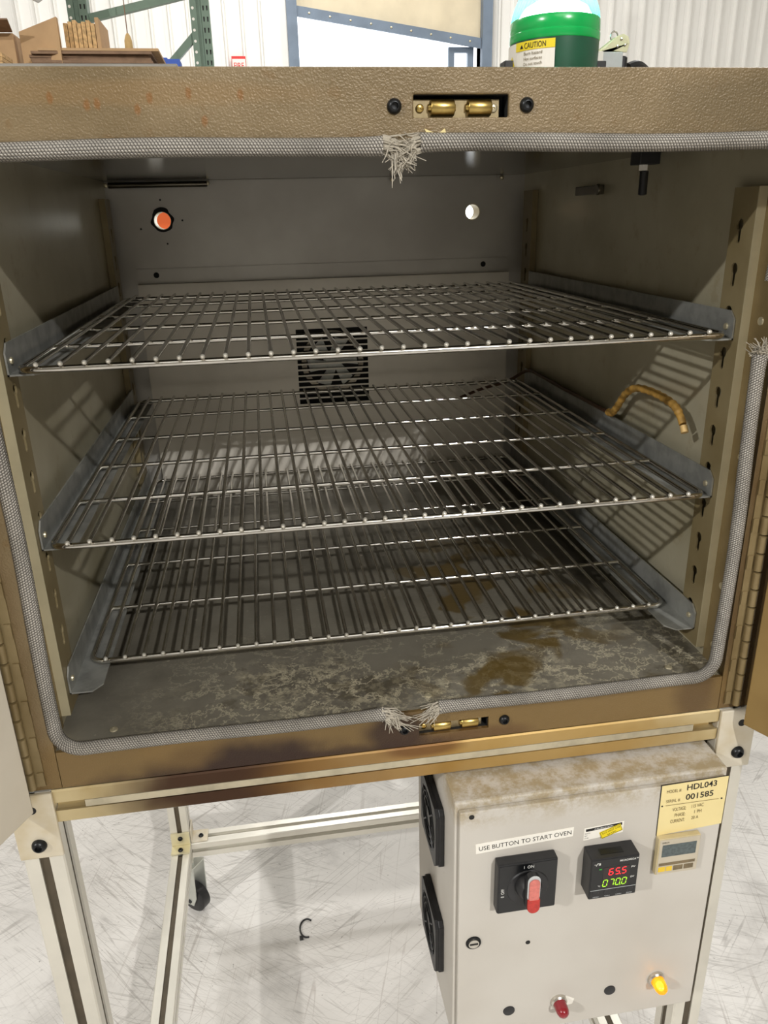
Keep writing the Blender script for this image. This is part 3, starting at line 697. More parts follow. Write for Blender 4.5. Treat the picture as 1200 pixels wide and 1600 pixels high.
def fray(x, z, dirx, dirz, n, ln, spread, seed, parent):
    rnd = random.Random(seed); b = MB()
    for i in range(n):
        a = rnd.uniform(0, 2 * PI); rr = rnd.uniform(0.001, 0.0062)
        s0 = Vector((x - dirx * 0.005, GY, z - dirz * 0.005)) + Vector((-dirz, 0, dirx)) * rr * math.cos(a) * 1.1 + Vector((0, 1, 0)) * rr * math.sin(a) * 0.85
        d = Vector((dirx, 0, dirz)) * rnd.uniform(0.5, 1) + Vector((rnd.uniform(-1, 1), rnd.uniform(-0.9, 0.25), rnd.uniform(-1.1, 0.7))) * spread
        l_ = ln * rnd.uniform(0.5, 1.1); c1 = s0 + Vector((dirx, 0, dirz)) * 0.005; p2 = c1 + d * l_ * 0.5
        p3 = c1 + d * l_ + Vector((rnd.uniform(-1, 1), rnd.uniform(-0.6, 0.2), rnd.uniform(-1, 0.4))) * l_ * 0.5
        b.tube([s0, c1, p2, p3], [0.0007, 0.0008, 0.0006, 0.0003], 5)
    o = b.build('frayed_strands', 'fray', parent, smooth=True); o['kind'] = 'stuff'; return o
gx0, gx1, gz0, gz1 = -0.3395, 0.3395, -0.0375, 0.4885
left = [(-0.012, gz1), (gx0 + 0.024, gz1 - 0.001)] + arc(gx0 + 0.024, gz1 - 0.024, 0.024, 90, 180) + [(gx0 + 0.001, 0.2)] + arc(gx0 + 0.024, gz0 + 0.024, 0.024, 180, 270) + [(-0.022, gz0)]
right = [(0.034, gz0)] + arc(gx1 - 0.024, gz0 + 0.024, 0.024, -90, 0) + [(gx1 + 0.001, 0.15), (gx1 - 0.002, 0.31)]
upper = [(gx1, 0.375), (gx1, 0.42)] + arc(gx1 - 0.024, gz1 - 0.024, 0.024, 0, 90) + [(0.018, gz1 + 0.001)]
gl_ = gasket(left, 1); gr_ = gasket(right, 2); gu_ = gasket(upper, 3)
fray(-0.008, gz1, 1, -0.25, 90, 0.016, 0.5, 1, gl_); fray(0.014, gz1, -1, -0.3, 90, 0.016, 0.5, 2, gu_)
fray(0.002, gz1 - 0.009, 0.1, -1, 60, 0.012, 0.5, 5, gu_)
fray(-0.022, gz0, 1, -0.35, 80, 0.022, 0.35, 3, gl_); fray(0.034, gz0, -1, -0.2, 80, 0.018, 0.4, 4, gr_)
fray(gx1 - 0.002, 0.31, -0.5, 1, 60, 0.014, 0.45, 6, gr_)
b = MB().add([(0.0225, YF - 0.0006, 0.5005), (0.0275, YF - 0.0006, 0.4925), (0.0425, YF - 0.0006, 0.4915), (0.039, YF - 0.0006, 0.5005), (0.0335, YF - 0.0006, 0.4965)] + [(0.0225, YF, 0.5005), (0.0275, YF, 0.4925), (0.0425, YF, 0.4915), (0.039, YF, 0.5005), (0.0335, YF, 0.4965)],
             [(0, 1, 2, 3, 4), (9, 8, 7, 6, 5)] + [(i, i + 5, (i + 1) % 5 + 5, (i + 1) % 5) for i in range(5)])
b.build('tape_scrap', 'nameplate', oven)
# ---- doors (inner side towards the viewer), opened about 117 degrees
def door(side):
    hx, hy = (-0.3700, -0.0580) if side < 0 else (0.3745, -0.0580)
    ang = math.radians(26.5)
    ax = Vector((side * math.sin(ang), -math.cos(ang), 0)); nrm = Vector((side * math.cos(ang), math.sin(ang), 0))    # along the leaf, outward through its thickness
    def W(p): return Vector((hx, hy, 0)) + ax * p.x + nrm * p.y + Vector((0, 0, p.z))
    z0, z1, w, th = -0.0960, 0.525, 0.385, 0.030
    flip = side > 0
    def fin(b):
        b.xf(W)
        if not flip: b.f = [f[::-1] for f in b.f]
        return b
    d = fin(MB().box(0, w, 0.003, th, z0, z1)).build('door', 'paint', oven, bevel=0.002)
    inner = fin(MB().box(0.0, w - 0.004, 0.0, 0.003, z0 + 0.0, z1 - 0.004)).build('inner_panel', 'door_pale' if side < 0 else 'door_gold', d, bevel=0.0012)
    if side < 0:
        P = [(0.070 + (0.034 + 0.006 * math.sin(3 * a)) * math.cos(a), -0.048 + (0.038 + 0.005 * math.sin(2 * a + 1)) * math.sin(a)) for a in [2 * PI * k / 28 for k in range(28)]]
        fin(MB().prism(P, 'y', -0.0006, 0.0002)).build('rust_patch', 'rust', d)
    # piano hinge on the frame face
    hxx = 0.3755 * side
    hg = MB().box(min(hxx - side * 0.016, hxx), max(hxx - side * 0.016, hxx), YF - 0.0015, YF, -0.079, 0.52).build('piano_hinge', 'jamb', oven)
    kn = MB().lathe([(0.003, 0), (0.0042, 0.0006), (0.0042, 0.0184), (0.003, 0.019)], 10, (0, 0, 0)); me = None
    for i in range(29):
        zz = -0.079 + i * 0.0205
        if me is None:
            o = kn.build('knuckle', 'jamb', hg, smooth=True, origin=(0, 0, 0)); me = o.data; o.location = Vector((hxx - side * 0.004, YF - 0.0045, zz)) - ORG[hg.name]
        else: place('knuckle', me, hg, (hxx - side * 0.004, YF - 0.0045, zz))
        if i % 2 == 0: MB().box(hxx - side * 0.013 - 0.003, hxx - side * 0.013 + 0.003, YF - 0.0030, YF - 0.0015, zz + 0.002, zz + 0.017).build('hinge_tab', 'jamb', hg)
door(-1); door(1)
# ---- sensor probe and clip
sp = MB().box(0.3168, 0.3412, 0.19, 0.215, 0.4838, ZC).build('sensor_block', 'black_plastic', oven, bevel=0.001)
MB().lathe([(0.0052, 0), (0.0052, 0.006), (0.0052, 0.0061)], 6, (0.3275, 0.2025, 0.4778)).build('probe_nut', 'label_white', sp)
MB().lathe([(0.0025, 0), (0.0048, 0.001), (0.0048, 0.0255), (0.003, 0.026)], 14, (0.3290, 0.2025, 0.4515)).build('probe_rod', 'black_plastic', sp, smooth=True)
MB().box(0.349, WR, 0.37, 0.455, 0.4565, 0.4685).lathe([(0.007, 0), (0.007, 0.004), (0, 0.004)], 16, (0.349, 0.37, 0.4625), '-x').build('wall_clip', 'ceiling_steel', oven, bevel=0.001)

# ================================================================ shelf rails
SH = [(0.0009, 0.0, 0.3251, 'top'), (0.0, 0.0, 0.1591, 'middle'), (0.0017, 0.0570, 0.0, 'bottom')]
for (sx, sy, sz, nm) in SH:
    for side in (-1, 1):
        xi = XR - 0.0006 if side > 0 else XL + 0.0006
        r = thing('shelf_rail', 'galvanised angle rail on the %s wall of the oven holding the %s wire rack' % ('left' if side < 0 else 'right', nm), 'rail', (xi, 0.32, sz - 0.0115), 'shelf rails')
        y0, y1, zb, zt = 0.013, 0.628, sz - 0.0115, sz + 0.0165
        if nm == 'bottom': y0, y1 = 0.012, 0.69
        a = -side * 0.0016
        MB().prism([(y0, zb), (y1, zb), (y1, zt), (y0 + 0.008, zt), (y0, zt - 0.008)], 'x', xi, xi + a).build('web', 'galv', r)
        xf_ = xi - side * 0.031
        MB().prism([(xi, y0), (xi, y1), (xf_, y1), (xf_, y0 + 0.012), (xi - side * 0.022, y0)], 'z', zb, zb + 0.0016).build('flange', 'galv', r)
        MB().lathe([(0.0035, 0), (0.003, 0.0015), (0.0, 0.002)], 10, (xi + a, y0 + 0.012, zb + 0.012), '-x' if side > 0 else 'x').build('rivet', 'rivet', r, smooth=True)
# ================================================================ wire racks
me_w = me_c = None
for (sx, sy, sz, nm) in SH:
    s = thing('wire_rack', 'chrome wire rack on the %s rails of the oven' % nm, 'rack', (sx, 0.32 + sy, sz - 0.0085), 'wire racks')
    rz = sz - 0.0052; x0, x1, y0, y1, rc = sx - 0.3265, sx + 0.3325, sy + 0.0045, sy + 0.628, 0.014
    P = []
    for (cx, cy, a0) in ((x1 - rc, y0 + rc, -90), (x1 - rc, y1 - rc, 0), (x0 + rc, y1 - rc, 90), (x0 + rc, y0 + rc, 180)):
        P += [(cx + rc * math.cos(math.radians(a0 + 90 * k / 8)), cy + rc * math.sin(math.radians(a0 + 90 * k / 8)), rz) for k in range(9)]
    MB().tube(P, 0.0031, 12, closed=True).build('rim', 'chrome', s, smooth=True)
    for i in range(32):
        org = (sx + (i - 15.5) * 0.02, sy, sz)
        if me_w is None:
            q = MB().lathe([(0.0021, 0), (0.0021, 0.63), (0.0019, 0.6312), (0.0008, 0.6318)], 10, (0, 0, 0), 'y')
            q.lathe([(0.0010, -0.0030), (0.0019, -0.0022), (0.0023, -0.0010), (0.0022, 0.0004)], 10, (0, 0, 0), 'y', 1)
            o = q.build('wire', ['chrome', 'cut_end'], s, smooth=True, origin=(0, 0, 0)); me_w = o.data; o.location = Vector(org) - ORG[s.name]
        else: place('wire', me_w, s, org)
    for k in range(1, 5):
        org = (sx, sy + 0.1275 * k, sz - 0.0044)
        if me_c is None:
            q = MB().lathe([(0.001, -0.324), (0.0024, -0.3235), (0.0024, 0.3300), (0.001, 0.3305)], 10, (0, 0, 0), 'x')
            o = q.build('cross_wire', 'chrome', s, smooth=True, origin=(0, 0, 0)); me_c = o.data; o.location = Vector(org) - ORG[s.name]
        else: place('cross_wire', me_c, s, org)
# ---- thermocouple cable lying on the right middle rail
th_ = thing('thermocouple_cable', 'scorched brown and yellow cable lying on the right middle rail', 'cable', (0.335, 0.3, 0.155))
def smoothpath(P, n=8):
    P = [Vector(p) for p in P]; out = []
    for i in range(len(P) - 1):
        a, b_, c_, d = P[max(i - 1, 0)], P[i], P[i + 1], P[min(i + 2, len(P) - 1)]
        for k in range(n):
            t_ = k / n; out.append(0.5 * (2 * b_ + (c_ - a) * t_ + (2 * a - 5 * b_ + 4 * c_ - d) * t_ ** 2 + (3 * b_ - a - 3 * c_ + d) * t_ ** 3))
    return out + [P[-1]]
MB().tube(smoothpath([(0.235, 0.672, 0.118), (0.275, 0.662, 0.135), (0.318, 0.645, 0.150), (0.3385, 0.60, 0.176), (0.339, 0.53, 0.180), (0.338, 0.45, 0.180), (0.338, 0.36, 0.181), (0.338, 0.29, 0.1815), (0.337, 0.255, 0.183)]), 0.0028, 8).build('cable', 'cable_brown', th_, smooth=True)
P = smoothpath([(0.337, 0.262, 0.1825), (0.337, 0.250, 0.184), (0.337, 0.236, 0.196), (0.337, 0.217, 0.216), (0.336, 0.190, 0.2295), (0.335, 0.150, 0.2345), (0.333, 0.110, 0.2345), (0.331, 0.082, 0.2315), (0.331, 0.069, 0.2235), (0.331, 0.062, 0.2165)])
N = len(P)
MB().tube(P, [0.0045 + 0.0006 * math.sin(i * 1.9) for i in range(N - 10)] + [0.0042] * 10, 10).build('sleeve', 'cable_yellow', th_, smooth=True)
MB().tube([(0.331, 0.0605, 0.2150), (0.331, 0.056, 0.2085)], 0.0042, 10).build('plug', 'wood', th_, smooth=True)

# ================================================================ stand of slotted aluminium profile
stand = thing('oven_stand', 'slotted aluminium profile stand on casters under the oven', 'stand', (0, 0.35, FLOOR))
def tslot(h, k=None):
    sl, lip, wd, dp = 0.0050, 0.0030, 0.0080, 0.0115
    e = 0.0016
    q = [(sl, h), (sl, h - lip), (wd, h - lip), (wd - 0.002, h - dp), (-(wd - 0.002), h - dp), (-wd, h - lip), (-sl, h - lip), (-sl, h)]
    P = []
    for s_ in range(4):
        c_, s2 = [(1, 0), (0, -1), (-1, 0), (0, 1)][s_]
        seg_ = [(-h + e, h), *q[::-1], (h - e, h), (h, h - e)]
        P += [(p[0] * c_ + p[1] * (-s2), p[0] * s2 + p[1] * c_) for p in seg_]
    return P
SEC20 = tslot(0.02)
def profile(axis, c, a, b_, name, mat='alu', w=0.02):
    """c = cross-section centre in the plane of the axis"""
    return MB().prism([(p[0] + c[0], p[1] + c[1]) for p in SEC20], axis, a, b_).build(name, mat, stand)
LX, LY0, LY1 = 0.3775, -0.02, 0.71
LEGB = -0.905
for px in (-LX, LX):
    for py in (LY0, LY1):
        lg = profile('z', (px, py), LEGB, -0.0865, 'leg')
        MB().box(px - 0.0049, px + 0.0049, py - 0.0178, py - 0.0172, LEGB + 0.001, -0.168).build('slot_insert', 'slot_dark', lg)
        sd = 1 if px < 0 else -1
        MB().box(min(px + sd * 0.0172, px + sd * 0.0178), max(px + sd * 0.0172, px + sd * 0.0178), py - 0.0049, py + 0.0049, -0.84, -0.130).build('slot_insert', 'slot_dark', lg)
beam = profile('x', (LY0, -0.1070), -LX + 0.0205, LX - 0.0205, 'front_beam', 'alu_tint')
MB().box(-LX + 0.05, LX - 0.05, -0.0393, -0.0372, -0.1112, -0.1032).build('slot_strip', 'alu_slot', beam)
profile('x', (LY1, -0.1070), -LX + 0.0205, LX - 0.0205, 'rear_beam')
for px in (-LX, LX):
    profile('y', (px, -0.1070), LY0 + 0.0205, LY1 - 0.0205, 'side_beam')
    rl = profile('y', (px, -0.871), LY0 + 0.0205, LY1 - 0.0205, 'lower_side_rail')
    MB().box(px - 0.0049, px + 0.0049, LY0 + 0.022, LY1 - 0.05, -0.8538, -0.8532).build('slot_insert', 'slot_dark', rl)
profile('x', (LY1, -0.871), -LX + 0.0205, LX - 0.0205, 'lower_rear_rail')
# corner plates
def corner(side):
    xa, xb = (-0.3985, -0.3560) if side < 0 else (0.3570, 0.4005)
    zt, zb = -0.0865, -0.1650
    ch = 0.012
    P = [(xa, zb), (xb, zb), (xb, zt), (xa, zt)] if side < 0 else [(xa, zb + 0.018), (xa + 0.016, zb), (xb, zb), (xb, zt), (xa, zt)]
    pl = MB().prism(P, 'y', -0.0445, -0.0403).build('corner_plate', 'bracket', stand, bevel=0.0012)
    cx = (xa + xb) / 2 + (0.0 if side < 0 else 0.0045)
    button_bolt(cx, -0.0445, -0.1480 if side < 0 else -0.1440, 0.0076, pl)
    MB().lathe([(0.0045, 0), (0.0043, 0.0004), (0, 0.0004)], 14, (cx, -0.0445, -0.1045), '-y').build('bolt_hole', 'dark', pl)
corner(-1); corner(1)
# lower corner brackets
for side in (-1, 1):
    x0 = side * LX
    pl = MB().box(x0 - 0.02, x0 + 0.02, 0.662, 0.6895, -0.8505, -0.8475).box(x0 - 0.02, x0 + 0.02, 0.6865, 0.6895, -0.8475, -0.815).build('corner_bracket', 'gold_bracket', stand, bevel=0.001)
    button_bolt(x0, 0.6720, -0.8475, 0.0055, pl, 'z'); button_bolt(x0, 0.6865, -0.829, 0.0055, pl)
    xi = x0 - side * 0.0205
    p2 = MB().box(min(xi, xi - side * 0.003), max(xi, xi - side * 0.003), 0.692, 0.728, -0.8475, -0.815).box(min(xi, xi - side * 0.036), max(xi, xi - side * 0.036), 0.692, 0.728, -0.8505, -0.8475).build('corner_bracket', 'bracket', stand, bevel=0.001)
    button_bolt(xi - side * 0.021, 0.708, -0.8475, 0.0055, p2, 'z')
def caster(px, py):
    c_ = MB().box(px - 0.02, px + 0.02, py - 0.02, py + 0.02, LEGB - 0.005, LEGB).build('caster', 'fork', stand)
    wr = 0.0345; wz = FLOOR + wr; aa = math.radians(52); cx, cy = px + 0.012, py - 0.004
    def T(p): return (cx + p.x * math.cos(aa) - p.y * math.sin(aa), cy + p.x * math.sin(aa) + p.y * math.cos(aa), p.z)
    for sx in (-1, 1):
        xa = sx * 0.0175
        MB().prism([(-0.022, LEGB - 0.008), (0.022, LEGB - 0.008), (0.018, wz + 0.012), (0.010, wz - 0.010), (-0.010, wz - 0.010), (-0.020, wz + 0.014)], 'x', xa - 0.0012, xa + 0.0012).xf(T).build('fork_plate', 'fork', c_)
    MB().box(-0.019, 0.019, -0.022, 0.022, LEGB - 0.009, LEGB - 0.005).xf(T).build('fork_top', 'fork', c_)
    MB().lathe([(0.010, -0.014), (wr - 0.006, -0.014), (wr, -0.010), (wr, 0.010), (wr - 0.006, 0.014), (0.010, 0.014)], 28, (0, 0, wz), 'x').xf(T).build('wheel', 'rubber', c_, smooth=True)
    MB().lathe([(0.005, -0.021), (0.005, 0.021), (0, 0.021)], 12, (0, 0, wz), 'x').xf(T).build('axle', 'bolt', c_)
for px in (-LX, LX):
    for py in (LY0, LY1): caster(px, py)

# ================================================================ control box
BX0, BX1, BY0, BY1, BZ0, BZ1 = 0.0440, 0.3505, -0.078, 0.118, -0.488, -0.1340
box = thing('control_box', 'pale grey electrical control box below the oven with switch and displays', 'control box', ((BX0 + BX1) / 2, 0.02, BZ0))
MB().box(BX0, BX1, BY0, BY1, BZ0, BZ1).build('enclosure', 'box', box, bevel=0.0025)
YP = -0.085
door_ = MB().box(BX0 + 0.004, BX1 - 0.004, YP, BY0 - 0.0006, BZ0 + 0.003, BZ1 - 0.008).build('front_door', 'box', box, bevel=0.0012)
MB().lathe([(0.003, 0), (0.003, 0.0003), (0, 0.0003)], 12, (0.0605, YP, -0.1485), '-y').build('screw_hole', 'dark', door_)
# fans
def fan(y0, z1):
    S_ = 0.084; kf = 0.75; yc, zc = y0 + S_ / 2, z1 - S_ / 2; x0 = BX0 - 0.0105
    ch = 0.006
    P = [(yc - S_ / 2 + ch, zc - S_ / 2), (yc + S_ / 2 - ch, zc - S_ / 2), (yc + S_ / 2, zc - S_ / 2 + ch), (yc + S_ / 2, zc + S_ / 2 - ch), (yc + S_ / 2 - ch, zc + S_ / 2), (yc - S_ / 2 + ch, zc + S_ / 2), (yc - S_ / 2, zc + S_ / 2 - ch), (yc - S_ / 2, zc - S_ / 2 + ch)]
    f = MB().prism(P, 'x', x0 + 0.004, BX0 - 0.0003).build('cooling_fan', 'black_plastic', box, bevel=0.001)
    # rim with round opening
    n = 32; O_ = []
    for k in range(n):
        a = 2 * PI * (k + 0.5) / n; ca, sa = math.cos(a), math.sin(a); mm = max(abs(ca), abs(sa)); O_.append((yc + ca / mm * S_ / 2 * 0.985, zc + sa / mm * S_ / 2 * 0.985))
    I_ = [(yc + 0.0356 * math.cos(2 * PI * (k + 0.5) / n), zc + 0.0356 * math.sin(2 * PI * (k + 0.5) / n)) for k in range(n)]
    b = MB(); vs = [(x0, *p) for p in O_ + I_] + [(x0 + 0.004, *p) for p in O_ + I_]; fs = []
    for k in range(n):
        j = (k + 1) % n; fs += [(k, n + k, n + j, j), (n + k, 3 * n + k, 3 * n + j, n + j), (k, j, 2 * n + j, 2 * n + k)]
    b.add(vs, fs).build('fan_frame', 'black_plastic', f)
    for rr in (0.0300, 0.0232, 0.01205):
        MB().tube([(x0 + 0.0005, yc + rr * math.cos(2 * PI * k / 28), zc + rr * math.sin(2 * PI * k / 28)) for k in range(28)], 0.0009, 6, closed=True).build('guard_ring', 'bolt', f, smooth=True)
    MB().lathe([(0.0120, 0), (0.0116, 0.0035), (0.0, 0.0035)], 20, (x0 + 0.0042, yc, zc), '-x').build('fan_hub', 'bolt', f, smooth=True)
    for k in range(4):
        a = k * PI / 2 + PI / 4
        MB().tube([(x0 + 0.0004, yc + 0.0105 * math.cos(a), zc + 0.0105 * math.sin(a)), (x0 + 0.0004, yc + 0.0375 * math.cos(a), zc + 0.0375 * math.sin(a))], 0.0012, 6).build('guard_spoke', 'black_plastic', f)
fan(-0.0345, -0.1845); fan(-0.0345, -0.3520)
# labels
def sheet(name, P, mat, parent, y=YP, th=0.0004): return MB().prism(P, 'y', y - th, y).build(name, mat, parent)
lab = sheet('start_label', [(0.0660, -0.1985), (0.1735, -0.1925), (0.1740, -0.1805), (0.0655, -0.1855)], 'label_white', box)
text('lettering', 'USE BUTTON TO START OVEN', 0.0690, 0.1715, -0.1894, 0.0056, YP - 0.0006, 'black_print', lab, tilt=math.atan2(0.0055, 0.1075))
# rotary switch
sw = MB(); q0 = (0.0835, 0.1515, -0.2730, -0.2050); q1 = (0.0860, 0.1505, -0.2650, -0.1955)
xa, xb, za, zb = 0.0868, 0.1532, -0.2740, -0.2062
sw.box(xa, xb, -0.0985, YP - 0.0002, za, zb)
SW = sw.build('rotary_switch', 'black_plastic', box, bevel=0.0018)
MB().box(xa + 0.0015, xb - 0.0015, -0.0991, -0.0985, za + 0.0015, zb - 0.0015).build('switch_faceplate', 'black_gloss', SW)
sc_ = ((xa + xb) / 2, (za + zb) / 2)
MB().lathe([(0.0235, 0), (0.0225, 0.0012), (0.0, 0.0012)], 32, (sc_[0], -0.0991, sc_[1]), '-y').build('dial_ring', 'black_plastic', SW, smooth=True)
MB().lathe([(0.0150, 0), (0.0140, 0.006), (0.0105, 0.0105), (0.0, 0.011)], 24, (sc_[0], -0.1003, sc_[1] + 0.004), '-y').build('knob', 'black_plastic', SW, smooth=True)
hn = MB(); n = 14
hx_ = sc_[0]
HP = []                                 # side outline of the handle in (z, y)
def handle(wd, grow, y_front, name, mat, z0h, z1h, yb):
    P = []
    for k in range(9): a = PI * k / 8; P.append((hx_ + wd * math.cos(a), z1h + wd * math.sin(a)))
    for k in range(9): a = PI + PI * k / 8; P.append((hx_ + wd * math.cos(a), z0h + wd * math.sin(a)))
    return MB().prism(P, 'y', y_front, yb).build(name, mat, SW, bevel=0.0012)
handle(0.0078, 0, -0.1170, 'handle', 'black_plastic', -0.2480, -0.2160, -0.1085)
handle(0.0070, 0, -0.1185, 'handle_rim', 'clear_grey', -0.2340, -0.2130, -0.1170)
handle(0.0058, 0, -0.1205, 'handle_grip', 'pinkworn', -0.2345, -0.2150, -0.1185)
MB().prism([(hx_ - 0.0068, -0.2360), (hx_ + 0.0068, -0.2360), (hx_ + 0.0068, -0.2480)] + [(hx_ + 0.0068 * math.cos(a), -0.2480 + 0.0068 * math.sin(a)) for a in [-PI * k / 8 for k in range(1, 8)]] + [(hx_ - 0.0068, -0.2480)], 'y', -0.1208, -0.1170).build('handle_tip', 'red', SW, bevel=0.0012)
text('lettering', 'I  ON', sc_[0] - 0.0050, sc_[0] + 0.0060, -0.2120, 0.0038, -0.0994, 'white_print', SW)
text('lettering', '0  OFF', xa - 0.0004, xa + 0.0116, -0.2440, 0.0036, -0.0994, 'white_print', SW, tilt=PI / 2)
# controller
cx0, cx1, cz0, cz1, cyf = 0.1790, 0.2385, -0.2535, -0.1920, -0.1165
CT = MB().box(cx0, cx1, cyf, YP - 0.0002, cz0, cz1).build('temperature_controller', 'black_plastic', box, bevel=0.0015)
MB().box(cx0 + 0.0012, cx1 - 0.0012, cyf - 0.0006, cyf, cz0 + 0.0012, cz1 - 0.0012).build('controller_face', 'black_gloss', CT)
yt = cyf - 0.0009
MB().box(cx0 + 0.0155, cx0 + 0.0475, yt, cyf - 0.0006, -0.2365, -0.2055).build('display_window', 'display_glass', CT)
SEGS = {'0': 'abcdef', '5': 'acdfg', '6': 'acdefg', '7': 'abc'}
def digit(ch, x, z, w, h, mat, lead):
    b = MB(); tk = 0.0010; sk = 0.12
    S = {'a': (0, h, w, h), 'b': (w, h, w, h / 2), 'c': (w, h / 2, w, 0), 'd': (0, 0, w, 0), 'e': (0, h / 2, 0, 0), 'f': (0, h, 0, h / 2), 'g': (0, h / 2, w, h / 2)}
    for s_ in SEGS[ch]:
        xa, za, xb, zb = S[s_]
        if za == zb: P = [(xa + 0.0004, za), (xa + 0.001, za + tk / 2), (xb - 0.001, za + tk / 2), (xb - 0.0004, za), (xb - 0.001, za - tk / 2), (xa + 0.001, za - tk / 2)]
        else:
            hi_, lo_ = max(za, zb), min(za, zb); P = [(xa, hi_ - 0.0004), (xa + tk / 2, hi_ - 0.001), (xa + tk / 2, lo_ + 0.001), (xa, lo_ + 0.0004), (xa - tk / 2, lo_ + 0.001), (xa - tk / 2, hi_ - 0.001)]
        b.prism([(x + p[0] + sk * p[1], z + p[1]) for p in P], 'y', yt - 0.0003, yt)
    return b.build('display_digit', mat, CT)
for ch, xx in (('6', 0.2015), ('5', 0.2095), ('5', 0.2175)): digit(ch, xx, -0.2175, 0.0048, 0.0092, 'seg_red', 1)
MB().box(0.2152, 0.2163, yt - 0.0003, yt, -0.2185, -0.2175).build('decimal_point', 'seg_red', CT)
for ch, xx in (('0', 0.1950), ('7', 0.2032), ('0', 0.2108), ('0', 0.2185)): digit(ch, xx, -0.2345, 0.0050, 0.0098, 'seg_green', 1)
MB().box(0.2163, 0.2174, yt - 0.0003, yt, -0.2352, -0.2342).build('decimal_point', 'seg_green', CT)
text('lettering', 'MICROMEGA\u2122', 0.2140, 0.2368, -0.1975, 0.0030, yt, 'white_print', CT, bold=True)
text('lettering', 'PV', 0.2290, 0.2340, -0.2095, 0.0026, yt, 'white_print', CT, bold=True)
text('lettering', 'SV', 0.2290, 0.2340, -0.2250, 0.0026, yt, 'white_print', CT, bold=True)
text('lettering', '\u00b0C', 0.1893, 0.1925, -0.2330, 0.0024, yt, 'white_print', CT, bold=True)
b = MB()
for P in ([(0.1830, -0.1985), (0.1845, -0.1985), (0.1845, -0.1992), (0.1830, -0.1992)], [(0.1848, -0.2010), (0.1855, -0.2010), (0.1868, -0.1972), (0.1861, -0.1972)], [(0.1866, -0.1972), (0.1890, -0.1972), (0.1890, -0.1979), (0.1866, -0.1979)], [(0.1883, -0.1979), (0.1890, -0.1979), (0.1890, -0.2005), (0.1883, -0.2005)], [(0.1896, -0.1974), (0.1904, -0.1974), (0.1904, -0.2005), (0.1896, -0.2005)]):
    b.prism(P, 'y', yt - 0.0002, yt)
b.build('logo_mark', 'white_print', CT)
MB().box(0.1893, 0.1925, yt - 0.0002, yt, -0.2078, -0.2063).build('status_light', 'led_green', CT)
MB().box(cx0 + 0.0015, cx1 - 0.0015, yt - 0.0001, cyf - 0.0006, -0.2396, -0.2392).build('divider_line', 'clear_grey', CT)
for i in range(4):
    MB().lathe([(0.0040, 0), (0.0036, 0.0006), (0, 0.0004)], 18, (0.1875 + i * 0.0142, cyf - 0.0006, -0.2440), '-y').build('key_button', 'black_plastic', CT, smooth=True)
for s_, xx in (('MENU', 0.1846), ('\u25b2/MAX', 0.1985), ('\u25b6/MIN', 0.2125), ('ENTER', 0.2262)):
    text('lettering', s_.replace('\u25b2', '^').replace('\u25b6', '>'), xx, xx + 0.0072, -0.2500, 0.0018, yt, 'clear_grey', CT)
MB().box(0.193, 0.221, -0.108, -0.0965, cz1, cz1 + 0.0004).build('top_sticker', 'bolt', CT)
CT.location = Vector((0.2144, (-0.1065 + YP - 0.0002) / 2, -0.2640)) - ORG[box.name]; CT.scale = (0.0548 / 0.0595, 0.0213 / 0.0313, 0.0555 / 0.0615)
# calibration sticker
cs = sheet('calibration_sticker', [(0.1860, -0.2012), (0.2308, -0.1965), (0.2312, -0.1818), (0.1862, -0.1848)], 'label_white', box)
tl_ = math.atan2(0.0036, 0.045)
def rot(P, cx, cz_, a): return [(cx + p[0] * math.cos(a) - p[1] * math.sin(a), cz_ + p[0] * math.sin(a) + p[1] * math.cos(a)) for p in P]
MB().prism(rot([(-0.0205, -0.0016), (0.0205, -0.0016), (0.0205, 0.0016), (-0.0205, 0.0016)], 0.2084, -0.1860, tl_), 'y', YP - 0.0007, YP - 0.0004).build('black_band', 'black_print', cs)
text('lettering', 'CALIBRATION', 0.1975, 0.2185, -0.1860, 0.0019, YP - 0.0009, 'white_print', cs, tilt=tl_)
for i, s_ in enumerate(('DATE', 'BY', 'DUE')): text('lettering', s_, 0.1870, 0.1870 + 0.0015 * len(s_), -0.1918 - 0.0032 * i, 0.0014, YP - 0.0006, 'black_print', cs, tilt=tl_)
ys = MB().prism(rot([(-0.0125, -0.0048), (0.0125, -0.0048), (0.0125, 0.0048), (-0.0125, 0.0048)], 0.2166, -0.1925, 0.36), 'y', YP - 0.0012, YP - 0.0010).build('do_not_use_sticker', 'label_yellow', cs)
text('lettering', 'DO NOT USE', 0.2062, 0.2270, -0.1907, 0.0022, YP - 0.0014, 'black_print', ys, tilt=0.36)
text('lettering', 'AFTER', 0.2118, 0.2230, -0.1945, 0.0016, YP - 0.0014, 'black_print', ys, tilt=0.36)
b = MB()
for (u0, u1, v0, v1) in ((-0.0119, 0.0119, 0.0040, 0.0043), (-0.0119, 0.0119, -0.0043, -0.0040), (-0.0119, -0.0116, -0.0043, 0.0043), (0.0116, 0.0119, -0.0043, 0.0043)):
    b.prism(rot([(u0, v0), (u1, v0), (u1, v1), (u0, v1)], 0.2166, -0.1925, 0.36), 'y', YP - 0.0014, YP - 0.0012)
b.build('sticker_border', 'black_print', ys)
